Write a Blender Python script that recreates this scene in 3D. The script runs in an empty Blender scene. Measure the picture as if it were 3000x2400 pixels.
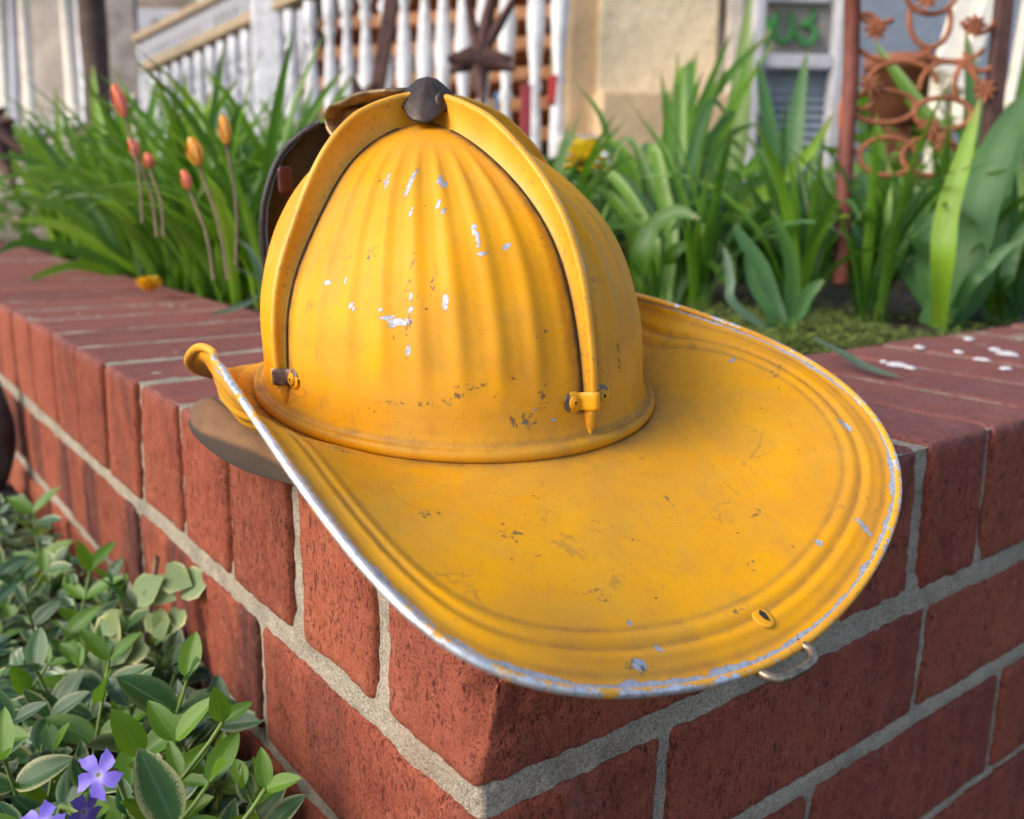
import bpy, bmesh, math, random
import numpy as np
from mathutils import Vector, Matrix, noise
random.seed(7); rng = np.random.default_rng(7)
S = bpy.context.scene; COL = S.collection
PI = math.pi; R = math.radians

# ------------------------------------------------------------------ camera
CAM = np.array([-.160, -.2196, .119]); YAW, PITCH, ROLL = .9083, -.2312, .0187
PX = 1941.7; PW, PH = 2156., 1725.           # focal length in px of a 2156 x 1725 frame
_f = np.array([math.cos(PITCH)*math.cos(YAW), math.cos(PITCH)*math.sin(YAW), math.sin(PITCH)])
_r = np.cross(_f, [0, 0, 1]); _r /= np.linalg.norm(_r); _u = np.cross(_r, _f)
_c, _s = math.cos(ROLL), math.sin(ROLL)
CR, CU, CF = _c*_r+_s*_u, -_s*_r+_c*_u, _f
cam = bpy.data.cameras.new('camera'); co = bpy.data.objects.new('camera', cam); COL.objects.link(co)
co.matrix_world = Matrix(((CR[0], CU[0], -CF[0], CAM[0]), (CR[1], CU[1], -CF[1], CAM[1]), (CR[2], CU[2], -CF[2], CAM[2]), (0, 0, 0, 1)))
cam.sensor_width = 36; cam.lens = 36*PX/PW; cam.clip_start = .01; cam.clip_end = 200
cam.dof.use_dof = True; cam.dof.focus_distance = .355; cam.dof.aperture_fstop = 9.5
S.camera = co
def at(px, py, d):                            # the point seen at a place of the photograph, d metres deep
    return CAM + d*(CF + CR*(px-PW/2)/PX - CU*(py-PH/2)/PX)
def on_plane(px, py, axis, val):
    v = CF + CR*(px-PW/2)/PX - CU*(py-PH/2)/PX
    return CAM + v*(val-CAM[axis])/v[axis]

# ------------------------------------------------------------------ light
SUN_DIR = Vector((-.86, .18, .60)).normalized()     # towards the sun
w = bpy.data.worlds.new('World'); S.world = w; w.use_nodes = True
nt = w.node_tree; bg = nt.nodes['Background']
sky = nt.nodes.new('ShaderNodeTexSky'); sky.sky_type = 'NISHITA'; sky.sun_disc = False
sky.sun_elevation = math.asin(SUN_DIR.z); sky.sun_rotation = math.atan2(SUN_DIR.x, SUN_DIR.y)
sky.dust_density = 3; sky.air_density = 1.0
nt.links.new(sky.outputs[0], bg.inputs[0]); bg.inputs[1].default_value = .15
sl = bpy.data.lights.new('sun', 'SUN'); so = bpy.data.objects.new('sun', sl); COL.objects.link(so)
sl.energy = 1.1; sl.angle = R(32); sl.color = (1, .93, .84)
so.rotation_euler = (-SUN_DIR).to_track_quat('-Z', 'Y').to_euler()
vs = S.view_settings
S.display_settings.display_device = 'sRGB'; vs.view_transform = 'Standard'; vs.look = 'None'; vs.exposure = .80; vs.gamma = 1
try: vs.use_curve_mapping = False
except Exception: pass

# ------------------------------------------------------------------ helpers
def tag(o, label=None, cat=None, group=None, kind=None):
    if label: o['label'] = label
    if cat: o['category'] = cat
    if group: o['group'] = group
    if kind: o['kind'] = kind
    return o
def empty(name, loc=(0, 0, 0), **k):
    o = bpy.data.objects.new(name, None); COL.objects.link(o); o.location = loc; o.empty_display_size = .02
    return tag(o, **k)
def mesh(name, verts, faces, mat=None, smooth=True):
    me = bpy.data.meshes.new(name); me.from_pydata([tuple(map(float, v)) for v in verts], [], [tuple(map(int, f)) for f in faces])
    if mat: me.materials.append(mat)
    if smooth: me.polygons.foreach_set('use_smooth', [True]*len(me.polygons))
    me.update(); return me
def link(name, me, parent=None, loc=None):
    o = bpy.data.objects.new(name, me); COL.objects.link(o)
    if parent is not None: o.parent = parent
    if loc is not None: o.location = loc
    return o
def obj(name, verts, faces, mat=None, parent=None, smooth=True, loc=None):
    """world or local coordinates; an Empty parent at loc keeps its children's coordinates relative to it"""
    return link(name, mesh(name, verts, faces, mat, smooth), parent, loc)
def rel(verts, root): return [tuple(np.array(v, float)-np.array(root.location)) for v in verts]
def grid(n, m, closed_n=False, closed_m=False, off=0):
    F = []
    for i in range(n if closed_n else n-1):
        for j in range(m if closed_m else m-1):
            a, b = i*m+j, ((i+1) % n)*m+j; c, d = ((i+1) % n)*m+(j+1) % m, i*m+(j+1) % m
            F.append((a+off, b+off, c+off, d+off))
    return F
def attr(me, name, vals):
    a = me.attributes.new(name, 'FLOAT', 'POINT'); a.data.foreach_set('value', np.asarray(vals, dtype=np.float32).ravel())
def tube(pts, rad, n=10, caps=True, closed=False):
    pts = [np.array(p, float) for p in pts]; m = len(pts)
    rad = [rad]*m if np.isscalar(rad) else rad
    V = []; F = []; nrm = None
    for i, p in enumerate(pts):
        a = pts[(i-1) % m] if (i or closed) else p; b = pts[(i+1) % m] if (i < m-1 or closed) else p
        t = (b-a)/max(np.linalg.norm(b-a), 1e-9)
        if nrm is None:
            ref = np.array([0, 0, 1.]) if abs(t[2]) < .9 else np.array([1., 0, 0]); nrm = np.cross(t, ref)
        nrm = nrm-t*np.dot(nrm, t); nrm /= max(np.linalg.norm(nrm), 1e-9); bn = np.cross(t, nrm)
        for k in range(n):
            q = 2*PI*k/n; V.append(p+rad[i]*(math.cos(q)*nrm+math.sin(q)*bn))
    F = grid(m, n, closed, True)
    if caps and not closed: F.append(tuple(range(n))[::-1]); F.append(tuple((m-1)*n+k for k in range(n)))
    return V, F
def join(parts):
    V = []; F = []
    for v, f in parts:
        o = len(V); V += [tuple(p) for p in v]; F += [tuple(i+o for i in q) for q in f]
    return V, F
def box(c, s, rot=None):
    c = np.array(c, float); s = np.array(s, float)/2; V = []
    for dx in (-1, 1):
        for dy in (-1, 1):
            for dz in (-1, 1):
                v = np.array([dx, dy, dz])*s
                if rot is not None: v = rot@v
                V.append(c+v)
    return V, [(0, 1, 3, 2), (4, 6, 7, 5), (0, 4, 5, 1), (2, 3, 7, 6), (0, 2, 6, 4), (1, 5, 7, 3)]
def rotz(a): return np.array([[math.cos(a), -math.sin(a), 0], [math.sin(a), math.cos(a), 0], [0, 0, 1]])
def bevel(o, wd, seg=2):
    m = o.modifiers.new('bevel', 'BEVEL'); m.width = wd; m.segments = seg; m.limit_method = 'ANGLE'; return o
def catmull(P, n):
    P = [np.array(p, float) for p in P]; P = [2*P[0]-P[1]]+P+[2*P[-1]-P[-2]]; out = []; m = len(P)-3
    for i in range(n+1):
        t = i/n*m; k = min(int(t), m-1); t -= k; a, b, c, d = P[k:k+4]
        out.append(.5*((2*b)+(-a+c)*t+(2*a-5*b+4*c-d)*t*t+(-a+3*b-3*c+d)*t**3))
    return out

# ------------------------------------------------------------------ material kit
class M:
    def __init__(s, name):
        s.m = bpy.data.materials.new(name); s.m.use_nodes = True; s.t = s.m.node_tree; s.b = s.t.nodes['Principled BSDF']; s.out = s.t.nodes['Material Output']
        s.co = None
    def n(s, typ, **k):
        x = s.t.nodes.new('ShaderNode'+typ)
        for a, v in k.items(): setattr(x, a, v)
        return x
    def l(s, a, b): s.t.links.new(a, b)
    def coord(s, scale=(1, 1, 1), kind='Object'):
        if s.co is None: s.co = s.n('TexCoord')
        mp = s.n('Mapping'); s.l(s.co.outputs[kind], mp.inputs[0]); mp.inputs['Scale'].default_value = scale; return mp.outputs[0]
    def noise(s, scale, detail=4, rough=.6, stretch=(1, 1, 1), dist=0, kind='Object'):
        x = s.n('TexNoise'); s.l(s.coord(stretch, kind), x.inputs['Vector']); x.inputs['Scale'].default_value = scale
        x.inputs['Detail'].default_value = detail; x.inputs['Roughness'].default_value = rough; x.inputs['Distortion'].default_value = dist; return x.outputs['Fac']
    def ramp(s, f, stops, interp='LINEAR'):
        r = s.n('ValToRGB'); r.color_ramp.interpolation = interp; s.l(f, r.inputs[0]); e = r.color_ramp.elements
        while len(e) < len(stops): e.new(.5)
        for q, (p, c) in zip(e, stops): q.position = p; q.color = (*(c if hasattr(c, '__len__') else (c, c, c)), 1)
        return r.outputs[0]
    def math(s, op, a, b=None, c=None, clamp=False):
        x = s.n('Math', operation=op, use_clamp=clamp)
        for i, v in enumerate((a, b, c)):
            if v is None: continue
            if hasattr(v, 'is_output'): s.l(v, x.inputs[i])
            else: x.inputs[i].default_value = v
        return x.outputs[0]
    def mix(s, f, a, b, mode='MIX'):
        x = s.n('Mix', data_type='RGBA', blend_type=mode); x.clamp_factor = True
        for i, v in ((0, f), (6, a), (7, b)):
            if hasattr(v, 'is_output'): s.l(v, x.inputs[i])
            elif i == 0: x.inputs[0].default_value = v
            else: x.inputs[i].default_value = (*v, 1)
        return x.outputs[2]
    def attr(s, name, typ='GEOMETRY', out='Fac'):
        x = s.n('Attribute', attribute_name=name); x.attribute_type = typ; return x.outputs[out]
    def rand(s): return s.n('ObjectInfo').outputs['Random']
    def bump(s, h, strength=.5, dist=.001, prev=None):
        x = s.n('Bump'); s.l(h, x.inputs['Height']); x.inputs['Strength'].default_value = strength; x.inputs['Distance'].default_value = dist
        if prev is not None: s.l(prev, x.inputs['Normal'])
        return x.outputs[0]
    def set(s, color=None, rough=None, metal=None, normal=None, **k):
        for nm, v in (('Base Color', color), ('Roughness', rough), ('Metallic', metal), ('Normal', normal), *[(a.replace('_', ' '), v) for a, v in k.items()]):
            if v is None: continue
            if hasattr(v, 'is_output'): s.l(v, s.b.inputs[nm])
            elif hasattr(v, '__len__'): s.b.inputs[nm].default_value = (*v, 1)
            else: s.b.inputs[nm].default_value = v
        return s.m
def simple(name, c, rough=.7, var=.25, scale=30, metal=0, bump=.3, bd=.0008, spec=.4):
    m = M(name); f = m.noise(scale, 6, .65); lo = tuple(v*(1-var) for v in c); hi = tuple(min(1, v*(1+var)) for v in c)
    return m.set(color=m.ramp(f, [(.3, lo), (.7, hi)]), rough=rough, metal=metal, normal=m.bump(f, bump, bd), Specular_IOR_Level=spec)

# ---- brick
def brick_material():
    m = M('brick_red'); r = m.rand(); oi = m.co
    big = m.noise(14, 3, .5); fine = m.noise(420, 5, .7, (1, 1, .38)); mid = m.noise(150, 5, .65, (1, 1, .5)); pn = m.noise(560, 4, .7, (1, 1, .5)); grit = m.noise(1500, 3, .6)
    base = m.ramp(big, [(.25, (.23, .053, .032)), (.5, (.315, .076, .042)), (.75, (.385, .100, .053))])
    rm = m.ramp(r, [(0, (.58, .50, .52)), (.3, (.90, .82, .80)), (.7, (1, 1, 1)), (1, (1.16, 1.30, 1.25))])
    base = m.mix(.85, base, rm, 'MULTIPLY')
    base = m.mix(m.ramp(mid, [(.35, .0), (.7, .45)]), base, (.44, .15, .075)); base = m.mix(m.ramp(grit, [(.55, 0), (.75, .4)]), base, (.10, .03, .02))
    # fired dark flashing: broad upright smoky streaks, most of it on the attribute 'flash'
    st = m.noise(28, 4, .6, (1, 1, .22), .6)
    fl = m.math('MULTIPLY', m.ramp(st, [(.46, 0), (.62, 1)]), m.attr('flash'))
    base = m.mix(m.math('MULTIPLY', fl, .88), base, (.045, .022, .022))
    mar = m.attr('maroon_shade'); base = m.mix(m.math('MULTIPLY', mar, .45), base, (.24, .060, .045))  # right-face bricks mixed darker: shade put into the colour, plus real staining
    gate = m.ramp(m.noise(45, 4, .65), [(.36, .4), (.60, 1)])
    p1 = m.ramp(fine, [(.36, 1), (.42, 0)]); p2 = m.ramp(pn, [(.33, 1), (.40, 0)]); p3 = m.ramp(m.noise(1200, 3, .7, (1, 1, .7)), [(.36, .8), (.44, 0)])
    pits = m.math('MULTIPLY', m.math('MAXIMUM', m.math('MAXIMUM', p1, p2), p3), gate)
    base = m.mix(m.math('MULTIPLY', pits, .9), base, (.030, .013, .011))
    base = m.mix(m.ramp(m.noise(32, 5, .7, (1, 1, .5)), [(.50, 0), (.75, .38)]), base, (.17, .045, .032))
    base = m.mix(m.ramp(m.noise(75, 5, .7), [(.58, 0), (.78, .30)]), base, (.50, .24, .16))
    wh = m.math('MAXIMUM', m.ramp(m.noise(260, 4, .6), [(.68, 0), (.74, 1)]), m.ramp(m.noise(36, 5, .75, (1, 1, .6)), [(.60, 0), (.80, .55)])); base = m.mix(m.math('MULTIPLY', wh, .30), base, (.55, .42, .38))
    top = m.attr('top'); dust = m.math('MULTIPLY', top, m.ramp(m.noise(40, 5, .6), [(.3, .25), (.7, .75)]))
    base = m.mix(dust, base, (.25, .115, .115))
    h = m.math('ADD', m.math('MULTIPLY', fine, .6), m.math('MULTIPLY', grit, .25)); h = m.math('ADD', h, m.math('MULTIPLY', mid, .25)); h = m.math('SUBTRACT', h, m.math('MULTIPLY', pits, .7))
    return m.set(color=base, rough=.9, normal=m.bump(h, .9, .0009), Specular_IOR_Level=.25)
MB = brick_material()
def mortar_material():
    m = M('mortar'); a = m.noise(60, 5, .6); g = m.noise(900, 3, .7); g2 = m.noise(350, 4, .6)
    c = m.ramp(a, [(.3, (.36, .31, .24)), (.7, (.54, .475, .375))])
    c = m.mix(m.ramp(g, [(.38, .65), (.50, 0)]), c, (.13, .11, .085)); c = m.mix(m.ramp(g, [(.54, 0), (.64, .5)]), c, (.66, .61, .52))
    d = m.ramp(m.noise(22, 4, .6), [(.50, 0), (.66, .38)]); c = m.mix(d, c, (.15, .145, .12)); c = m.mix(m.ramp(m.noise(16, 4, .6), [(.56, 0), (.72, .35)]), c, (.34, .20, .13))
    h = m.math('ADD', g, g2)
    return m.set(color=c, rough=.95, normal=m.bump(h, 1, .0016), Specular_IOR_Level=.2)
MM = mortar_material()

# ---- helmet paint
def paint_material(name='yellow_paint', dusty=.50, rimwear=False, dark=0):
    m = M(name)
    a = m.noise(22, 5, .6, dist=.6); b = m.noise(90, 5, .65); g = m.noise(700, 3, .6)
    c = m.ramp(m.noise(9, 3, .5), [(.3, (.72, .290, .001)), (.7, (.86, .400, .0015))])
    c = m.mix(m.math('MULTIPLY', m.ramp(a, [(.42, 0), (.68, 1)]), dusty), c, (.50, .255, .050))       # chalked, dusty paint
    c = m.mix(m.math('MULTIPLY', m.ramp(b, [(.52, 0), (.8, 1)]), .45), c, (.50, .23, .04)); c = m.mix(m.ramp(m.noise(1100, 3, .7), [(.60, 0), (.72, .35)]), c, (.40, .17, .02))
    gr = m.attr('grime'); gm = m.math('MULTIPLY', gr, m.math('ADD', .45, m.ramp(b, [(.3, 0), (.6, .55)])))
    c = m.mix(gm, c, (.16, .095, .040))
    sp = m.ramp(m.noise(330, 2, .5), [(.735, 0), (.765, 1)]); c = m.mix(m.math('MULTIPLY', sp, .75), c, (.09, .05, .03))     # fly specks
    fine = m.noise(160, 6, .7, (1, 1, .35)); sc = m.ramp(m.math('MULTIPLY', fine, m.noise(30, 2, .5)), [(.385, 0), (.42, .45)]); c = m.mix(sc, c, (.30, .16, .05))
    for sv, st_ in (((1, .10, 1), 60), ((.12, 1, .6), 55), ((.5, .5, .08), 70)):      # hairline scratches and wiped streaks
        hl = m.noise(st_, 2, .5, sv, 1.2); ln = m.math('SUBTRACT', 1, m.math('MULTIPLY', m.math('ABSOLUTE', m.math('SUBTRACT', hl, .5)), 220), clamp=True)
        c = m.mix(m.math('MULTIPLY', m.math('MULTIPLY', ln, m.ramp(m.noise(38, 3, .6), [(.52, 0), (.62, 1)])), .5), c, (.24, .13, .05))
    wi = m.ramp(m.noise(26, 5, .7, (1, .35, 1), 1.0), [(.48, 0), (.70, .42)]); c = m.mix(wi, c, (.62, .36, .055))
    wd = m.ramp(m.noise(13, 5, .65), [(.52, 0), (.70, .22)]); c = m.mix(wd, c, (.36, .19, .05))
    # scratched off paint: 'chip' is a distance in mm (negative inside), its edge roughened here
    edge = m.math('MULTIPLY', m.math('SUBTRACT', m.noise(650, 4, .7), .5), 2.6)
    ch = m.math('ADD', m.attr('chip'), edge)
    mask = m.ramp(ch, [(.0, 1), (.07, 0)]); ring = m.ramp(ch, [(.0, 1), (.45, 0)])
    c = m.mix(m.math('MULTIPLY', ring, .5), c, (.20, .11, .05))
    metal = m.ramp(m.noise(500, 4, .7), [(.3, (.26, .28, .32)), (.6, (.46, .50, .56))])
    c = m.mix(mask, c, metal)
    sk = m.math('ADD', m.attr('stain'), m.math('MULTIPLY', edge, 1.2)); sm = m.math('MULTIPLY', m.ramp(sk, [(0, 1), (.6, 0)]), m.ramp(m.noise(420, 3, .6), [(.5, 0), (.6, .85)]))
    c = m.mix(sm, c, (.11, .09, .06))
    h = m.math('ADD', m.math('MULTIPLY', g, .35), m.math('MULTIPLY', b, .5)); h = m.math('SUBTRACT', h, m.math('MULTIPLY', mask, .6))
    ro = m.ramp(a, [(.3, .44), (.7, .62)])
    return m.set(color=c, rough=ro, metal=m.math('MULTIPLY', mask, .35), normal=m.bump(h, .35, .0005), Specular_IOR_Level=.22)
MP = paint_material()
def bead_material():        # worn aluminium edge, paint left in patches ('wear' 0..1)
    m = M('worn_edge'); n = m.noise(110, 5, .7); n2 = m.noise(700, 4, .7)
    paint = m.ramp(m.noise(40, 3, .5), [(.3, (.70, .30, .01)), (.7, (.82, .42, .03))])
    k = m.math('ADD', m.math('ADD', m.math('MULTIPLY', n, 1.0), m.math('MULTIPLY', n2, .4)), m.math('MULTIPLY', m.attr('wear'), .8))
    mask = m.ramp(k, [(1.16, 0), (1.20, 1)])
    k2 = m.math('MULTIPLY', m.math('SUBTRACT', k, 1.17), 25, clamp=True)
    metal = m.ramp(m.noise(240, 5, .7), [(.3, (.36, .38, .42)), (.55, (.72, .75, .80)), (.75, (.80, .82, .84))])
    dr = m.ramp(m.noise(420, 3, .6), [(.3, .7), (.42, 0)])
    c = m.mix(k2, paint, metal); c = m.mix(m.math('MULTIPLY', dr, .6), c, (.12, .09, .07))
    return m.set(color=c, rough=m.math('ADD', .34, m.math('MULTIPLY', n2, .25)), metal=m.math('MULTIPLY', k2, .7), normal=m.bump(m.math('ADD', n, m.math('MULTIPLY', k2, -.4)), .4, .0006))
ME = bead_material()
M_DARKMETAL = simple('dark_bronze', (.060, .045, .038), .5, .5, 160, .5, .5, .0006)
M_BRASS = simple('tarnished_brass', (.30, .20, .10), .42, .5, 130, .7, .5, .0006)
M_STEEL = simple('rusty_steel', (.28, .23, .17), .38, .6, 260, .8, .5, .0005)
M_LEATHER = simple('black_leather', (.012, .0095, .010), .5, .5, 160, 0, .6, .0010, .5)
M_REDLEATHER = simple('dark_red_leather', (.06, .012, .010), .5, .4, 160, 0, .5, .001)
def cloth_material():
    m = M('brown_corduroy'); mp = m.attr('rib'); wv = m.math('SINE', m.math('MULTIPLY', mp, 6.2832))
    n = m.noise(120, 5, .6); c = m.ramp(n, [(.3, (.22, .110, .045)), (.7, (.33, .175, .075))])
    c = m.mix(m.ramp(wv, [(.0, .12), (.6, 0)]), c, (.12, .06, .028)); c = m.mix(m.attr('hem_shade'), c, (.040, .026, .017))
    h = m.math('ADD', m.math('MULTIPLY', wv, .5), m.math('MULTIPLY', m.noise(1500, 2, .5), .6))
    return m.set(color=c, rough=.95, normal=m.bump(h, .7, .0006), Specular_IOR_Level=.15, Sheen_Weight=.3)
MC = cloth_material()
M_SEAM = simple('seam_black', (.035, .030, .018), .8, .6, 400)

# ---- vegetation
def leaf_material(name, a, b, mid=None, edge=None, rough=.42, trans=.35, vein=True):
    """a..b by object, 'u' runs across (-1..1), 'v' along"""
    m = M(name); r = m.rand(); c = m.mix(r, a, b)
    c = m.mix(m.math('MULTIPLY', m.noise(30, 4, .6), .35), c, tuple(x*.55 for x in a))
    u = m.math('ABSOLUTE', m.attr('u')); v = m.attr('v')
    if vein:
        wv = m.math('SINE', m.math('MULTIPLY', m.attr('u'), 34)); c = m.mix(m.ramp(wv, [(.3, 0), (1, .30)]), c, tuple(min(1, x*1.6) for x in b)); c = m.mix(m.ramp(m.noise(11, 3, .6), [(.45, 0), (.7, .45)]), c, tuple(x*.5 for x in a))
    if mid: c = m.mix(m.ramp(u, [(.0, .8), (.10, 0)]), c, mid)
    if edge:
        e = m.math('ADD', u, m.math('MULTIPLY', m.math('SUBTRACT', m.noise(60, 3, .6), .5), .9)); k = m.math('MULTIPLY', m.math('SUBTRACT', e, .66), 5, clamp=True); k = m.math('MULTIPLY', k, m.ramp(r, [(.3, .15), (.6, 1)])); c = m.mix(k, c, edge)
    tip = m.math('MULTIPLY', m.ramp(v, [(.86, 0), (1, 1)]), m.ramp(r, [(.3, .2), (.8, 1)])); c = m.mix(tip, c, (.30, .20, .07))
    m.set(color=c, rough=rough, Specular_IOR_Level=.55, normal=m.bump(m.noise(140, 3, .5), .25, .001))
    tr = m.n('BsdfTranslucent'); br = m.mix(.5, c, tuple(min(1, x*1.6) for x in b)); m.l(br, tr.inputs[0]); mx = m.n('MixShader'); mx.inputs[0].default_value = trans
    m.l(m.b.outputs[0], mx.inputs[1]); m.l(tr.outputs[0], mx.inputs[2]); m.l(mx.outputs[0], m.out.inputs[0]); return m.m
L_DAY = leaf_material('daylily_leaf', (.085, .215, .012), (.19, .37, .026), mid=(.05, .13, .015))
L_DARK = leaf_material('dark_daylily_leaf', (.045, .14, .014), (.10, .23, .022), mid=(.03, .09, .015))
L_IRIS = leaf_material('iris_leaf', (.055, .165, .050), (.11, .25, .065), rough=.5)
L_IRISY = leaf_material('bright_iris_leaf', (.18, .37, .018), (.28, .47, .035), rough=.5)
L_PALE = leaf_material('pale_leaf', (.26, .38, .12), (.36, .46, .17), rough=.5)
L_TULIP = leaf_material('grey_green_tulip_leaf', (.10, .18, .11), (.17, .27, .17), rough=.55)
L_VINCA = leaf_material('periwinkle_leaf', (.024, .100, .018), (.060, .16, .035), mid=(.12, .22, .10), edge=(.42, .44, .20), rough=.24, trans=.2, vein=False)
L_VFRESH = leaf_material('fresh_periwinkle_leaf', (.085, .21, .010), (.13, .27, .015), mid=(.17, .32, .05), rough=.26, trans=.3, vein=False)
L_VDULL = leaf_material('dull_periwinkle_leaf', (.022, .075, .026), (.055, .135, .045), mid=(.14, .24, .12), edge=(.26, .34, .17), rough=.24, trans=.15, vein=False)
L_IVY = leaf_material('variegated_ivy_leaf', (.13, .24, .07), (.26, .34, .12), mid=(.15, .22, .06), edge=(.80, .74, .34), rough=.4, trans=.25, vein=False)
M_STEM = simple('green_stem', (.13, .20, .05), .6, .3, 60)
M_PSTEM = simple('brown_stem', (.20, .13, .08), .6, .3, 60)

# ================================================================== the brick wall (corner at the origin, top at z = 0)
WALL = empty('brick_wall', (0, 0, 0), label='red brick planter wall with grey mortar turning a corner under the yellow helmet', cat='brick wall')
def smooth01(x): x = min(max(x, 0), 1); return x*x*(3-2*x)
def brick(f00, f10, f11, f01, depth_vec, rnd, nu, nv, flash=0., maroon_shade=0., name='brick', amp=.0011, nd=6, chip=None, label=None):
    """front face corners (bottom-left, bottom-right, top-right, top-left), extruded along depth_vec; a rounded, worn block"""
    f = [np.array(p, float) for p in (f00, f10, f11, f01)]; D = np.array(depth_vec, float); V = []; ids = {}; F = []
    key = f[0]*37
    def P(u, v, s):
        p = (f[0]*(1-u)*(1-v)+f[1]*u*(1-v)+f[2]*u*v+f[3]*(1-u)*v)+D*s; return p
    L = [max(np.linalg.norm(f[1]-f[0]), 1e-4), max(np.linalg.norm(f[3]-f[0]), 1e-4), np.linalg.norm(D)]
    def cuts(n, l):
        e = [0, rnd*.35/l, rnd/l]; inner = list(np.linspace(2.2*rnd/l, 1-2.2*rnd/l, max(n, 2))); return e+inner+[1-rnd/l, 1-rnd*.35/l, 1]
    cu, cv, cs = cuts(nu, L[0]), cuts(nv, L[1]), cuts(nd, L[2])
    c0 = sum(f)/4+D/2
    U, Vv, Ss = (f[1]-f[0])/L[0], (f[3]-f[0])/L[1], D/L[2]
    def vert(i, j, k):
        t = (i, j, k)
        if t in ids: return ids[t]
        u, v, s = cu[i], cv[j], cs[k]
        # rounded box: pull the point onto the rounded shell
        q = np.array([u*L[0], v*L[1], s*L[2]]); lo = np.full(3, rnd); hi = np.array(L)-rnd; cl = np.clip(q, lo, hi); dlt = q-cl; n_ = np.linalg.norm(dlt)
        if n_ > 1e-9: q = cl+dlt/n_*rnd
        p = P(q[0]/L[0], q[1]/L[1], q[2]/L[2]); nd_ = U*dlt[0]+Vv*dlt[1]+Ss*dlt[2]; nn = np.linalg.norm(nd_)
        nn = nd_/nn if nn > 1e-9 else nd_
        if amp:
            a = noise.fractal(Vector(p*160+key), 1, 2, 4)*amp*.55; b = noise.noise(Vector(p*25+key))*amp*.5; edge = (abs(dlt) > rnd*.3).sum() > 1
            cpk = noise.noise(Vector(p*60+key*1.7)); extra = -max(0, cpk-.30)*amp*2.6 if edge else 0
            p = p+nn*(a+b+extra)
        if chip is not None: p = chip(p)
        ids[t] = len(V); V.append(p); return ids[t]
    a, b, c = len(cu), len(cv), len(cs)
    def quads(fn, A, B, flip):
        for i in range(A-1):
            for j in range(B-1):
                q = (fn(i, j), fn(i+1, j), fn(i+1, j+1), fn(i, j+1)); F.append(q[::-1] if flip else q)
    quads(lambda i, j: vert(i, j, 0), a, b, False); quads(lambda i, j: vert(i, j, c-1), a, b, True)
    quads(lambda i, j: vert(i, 0, j), a, c, True); quads(lambda i, j: vert(i, b-1, j), a, c, False)
    quads(lambda i, j: vert(0, i, j), b, c, False); quads(lambda i, j: vert(a-1, i, j), b, c, True)
    ctr = sum(f)/4+D/2
    me = mesh(name, [v-ctr for v in V], F, MB)
    bm = bmesh.new(); bm.from_mesh(me); bmesh.ops.recalc_face_normals(bm, faces=bm.faces); bm.to_mesh(me); bm.free()
    zs = np.array([v[2] for v in V]); top = np.clip((zs+.006)/.005, 0, 1) if True else zs*0
    attr(me, 'flash', np.full(len(V), flash)); attr(me, 'maroon_shade', np.full(len(V), maroon_shade)); attr(me, 'top', top)
    o = link(name, me, WALL, ctr)
    if label: o['label'] = label
    return o
HB = .0835                       # depth of the top course
J = .0085                        # joint width
# joint centres of the rowlock course on the left face: y at the top, y at the bed
LT = [.0665, .1425, .2180, .2905, .3650, .4410, .5200, .6020, .6890, .7700]
LB = [.0665, .1420, .2200, .2925, .3720, .4485, .5275, .6040, .6890, .7700]
k = .845
while k < 2.2: LT.append(k); LB.append(k); k += .0765
def jz(y): return 0.
# corner brick: lies with its long side on the right face; one edge broken
def corner_chip(p):
    p = np.array(p, float)
    d = max(0, .016-math.hypot(p[0], p[1])); n = noise.noise(Vector(p*80)); m_ = noise.noise(Vector(p*35+np.array([3., 1, 2])))
    sub = .0035+.0025*n+.004*max(0, m_)
    tz = max(0, min(1, (p[2]+.070)/.045)); lim = (.0100*tz+.0035)*(1+.35*n+.2*m_)-p[1]*.75
    if p[0] < lim: p[0] += (lim-p[0])*.92
    if p[1] < .006: p[1] += max(0, .0022+.002*n-.18*max(0, p[0]-lim))*(.4+tz)
    p[2] -= max(0, .004-max(0, p[1]-.01)*.3)*(1 if p[2] > -.02 else 0)*.6
    if p[2] < -.066 and p[1] < .02 and p[0] < .07: p[1] += max(0, (-.066-p[2]))*.16*(1+n)*max(0, 1-p[0]/.07)
    return p
gl, gr = LT[0]-J*.6, .197
brick((0, 0, -HB+.004), (gr, 0, -HB+.003), (gr, 0, 0), (0, 0, 0), (0, gl, 0), .0042, 70, 34, flash=.35, maroon_shade=.78, amp=.0013, nd=24, chip=corner_chip, label='dark red corner brick with a worn broken edge')
def joint_w(i): return [.0115, .0115, .0060, .0085, .0090, .0070, .0065, .0050][i] if i < 8 else .006
for i in range(len(LT)-1):
    a0, a1 = LT[i]+joint_w(i)/2, LT[i+1]-joint_w(i+1)/2; b0, b1 = LB[i]+joint_w(i)/2, LB[i+1]-joint_w(i+1)/2
    x0 = rng.normal(0, .0007); near = i < 4
    zt = rng.normal(0, .0006); zb = -HB+.0045+rng.normal(0, .0008)
    # seen from the left side: bottom-left is the far end
    brick((x0, b1, zb), (x0, b0, zb), (x0, a0, zt), (x0, a1, zt), (.199, 0, 0), .0040, 26 if near else (8 if i < 9 else 3), 30 if near else (10 if i < 9 else 3),
          flash=float(rng.choice([0, .25, .6], p=[.55, .3, .15])), maroon_shade=.0, amp=.0010 if i < 9 else 0, nd=12 if near else (6 if i < 9 else 2))
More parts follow.
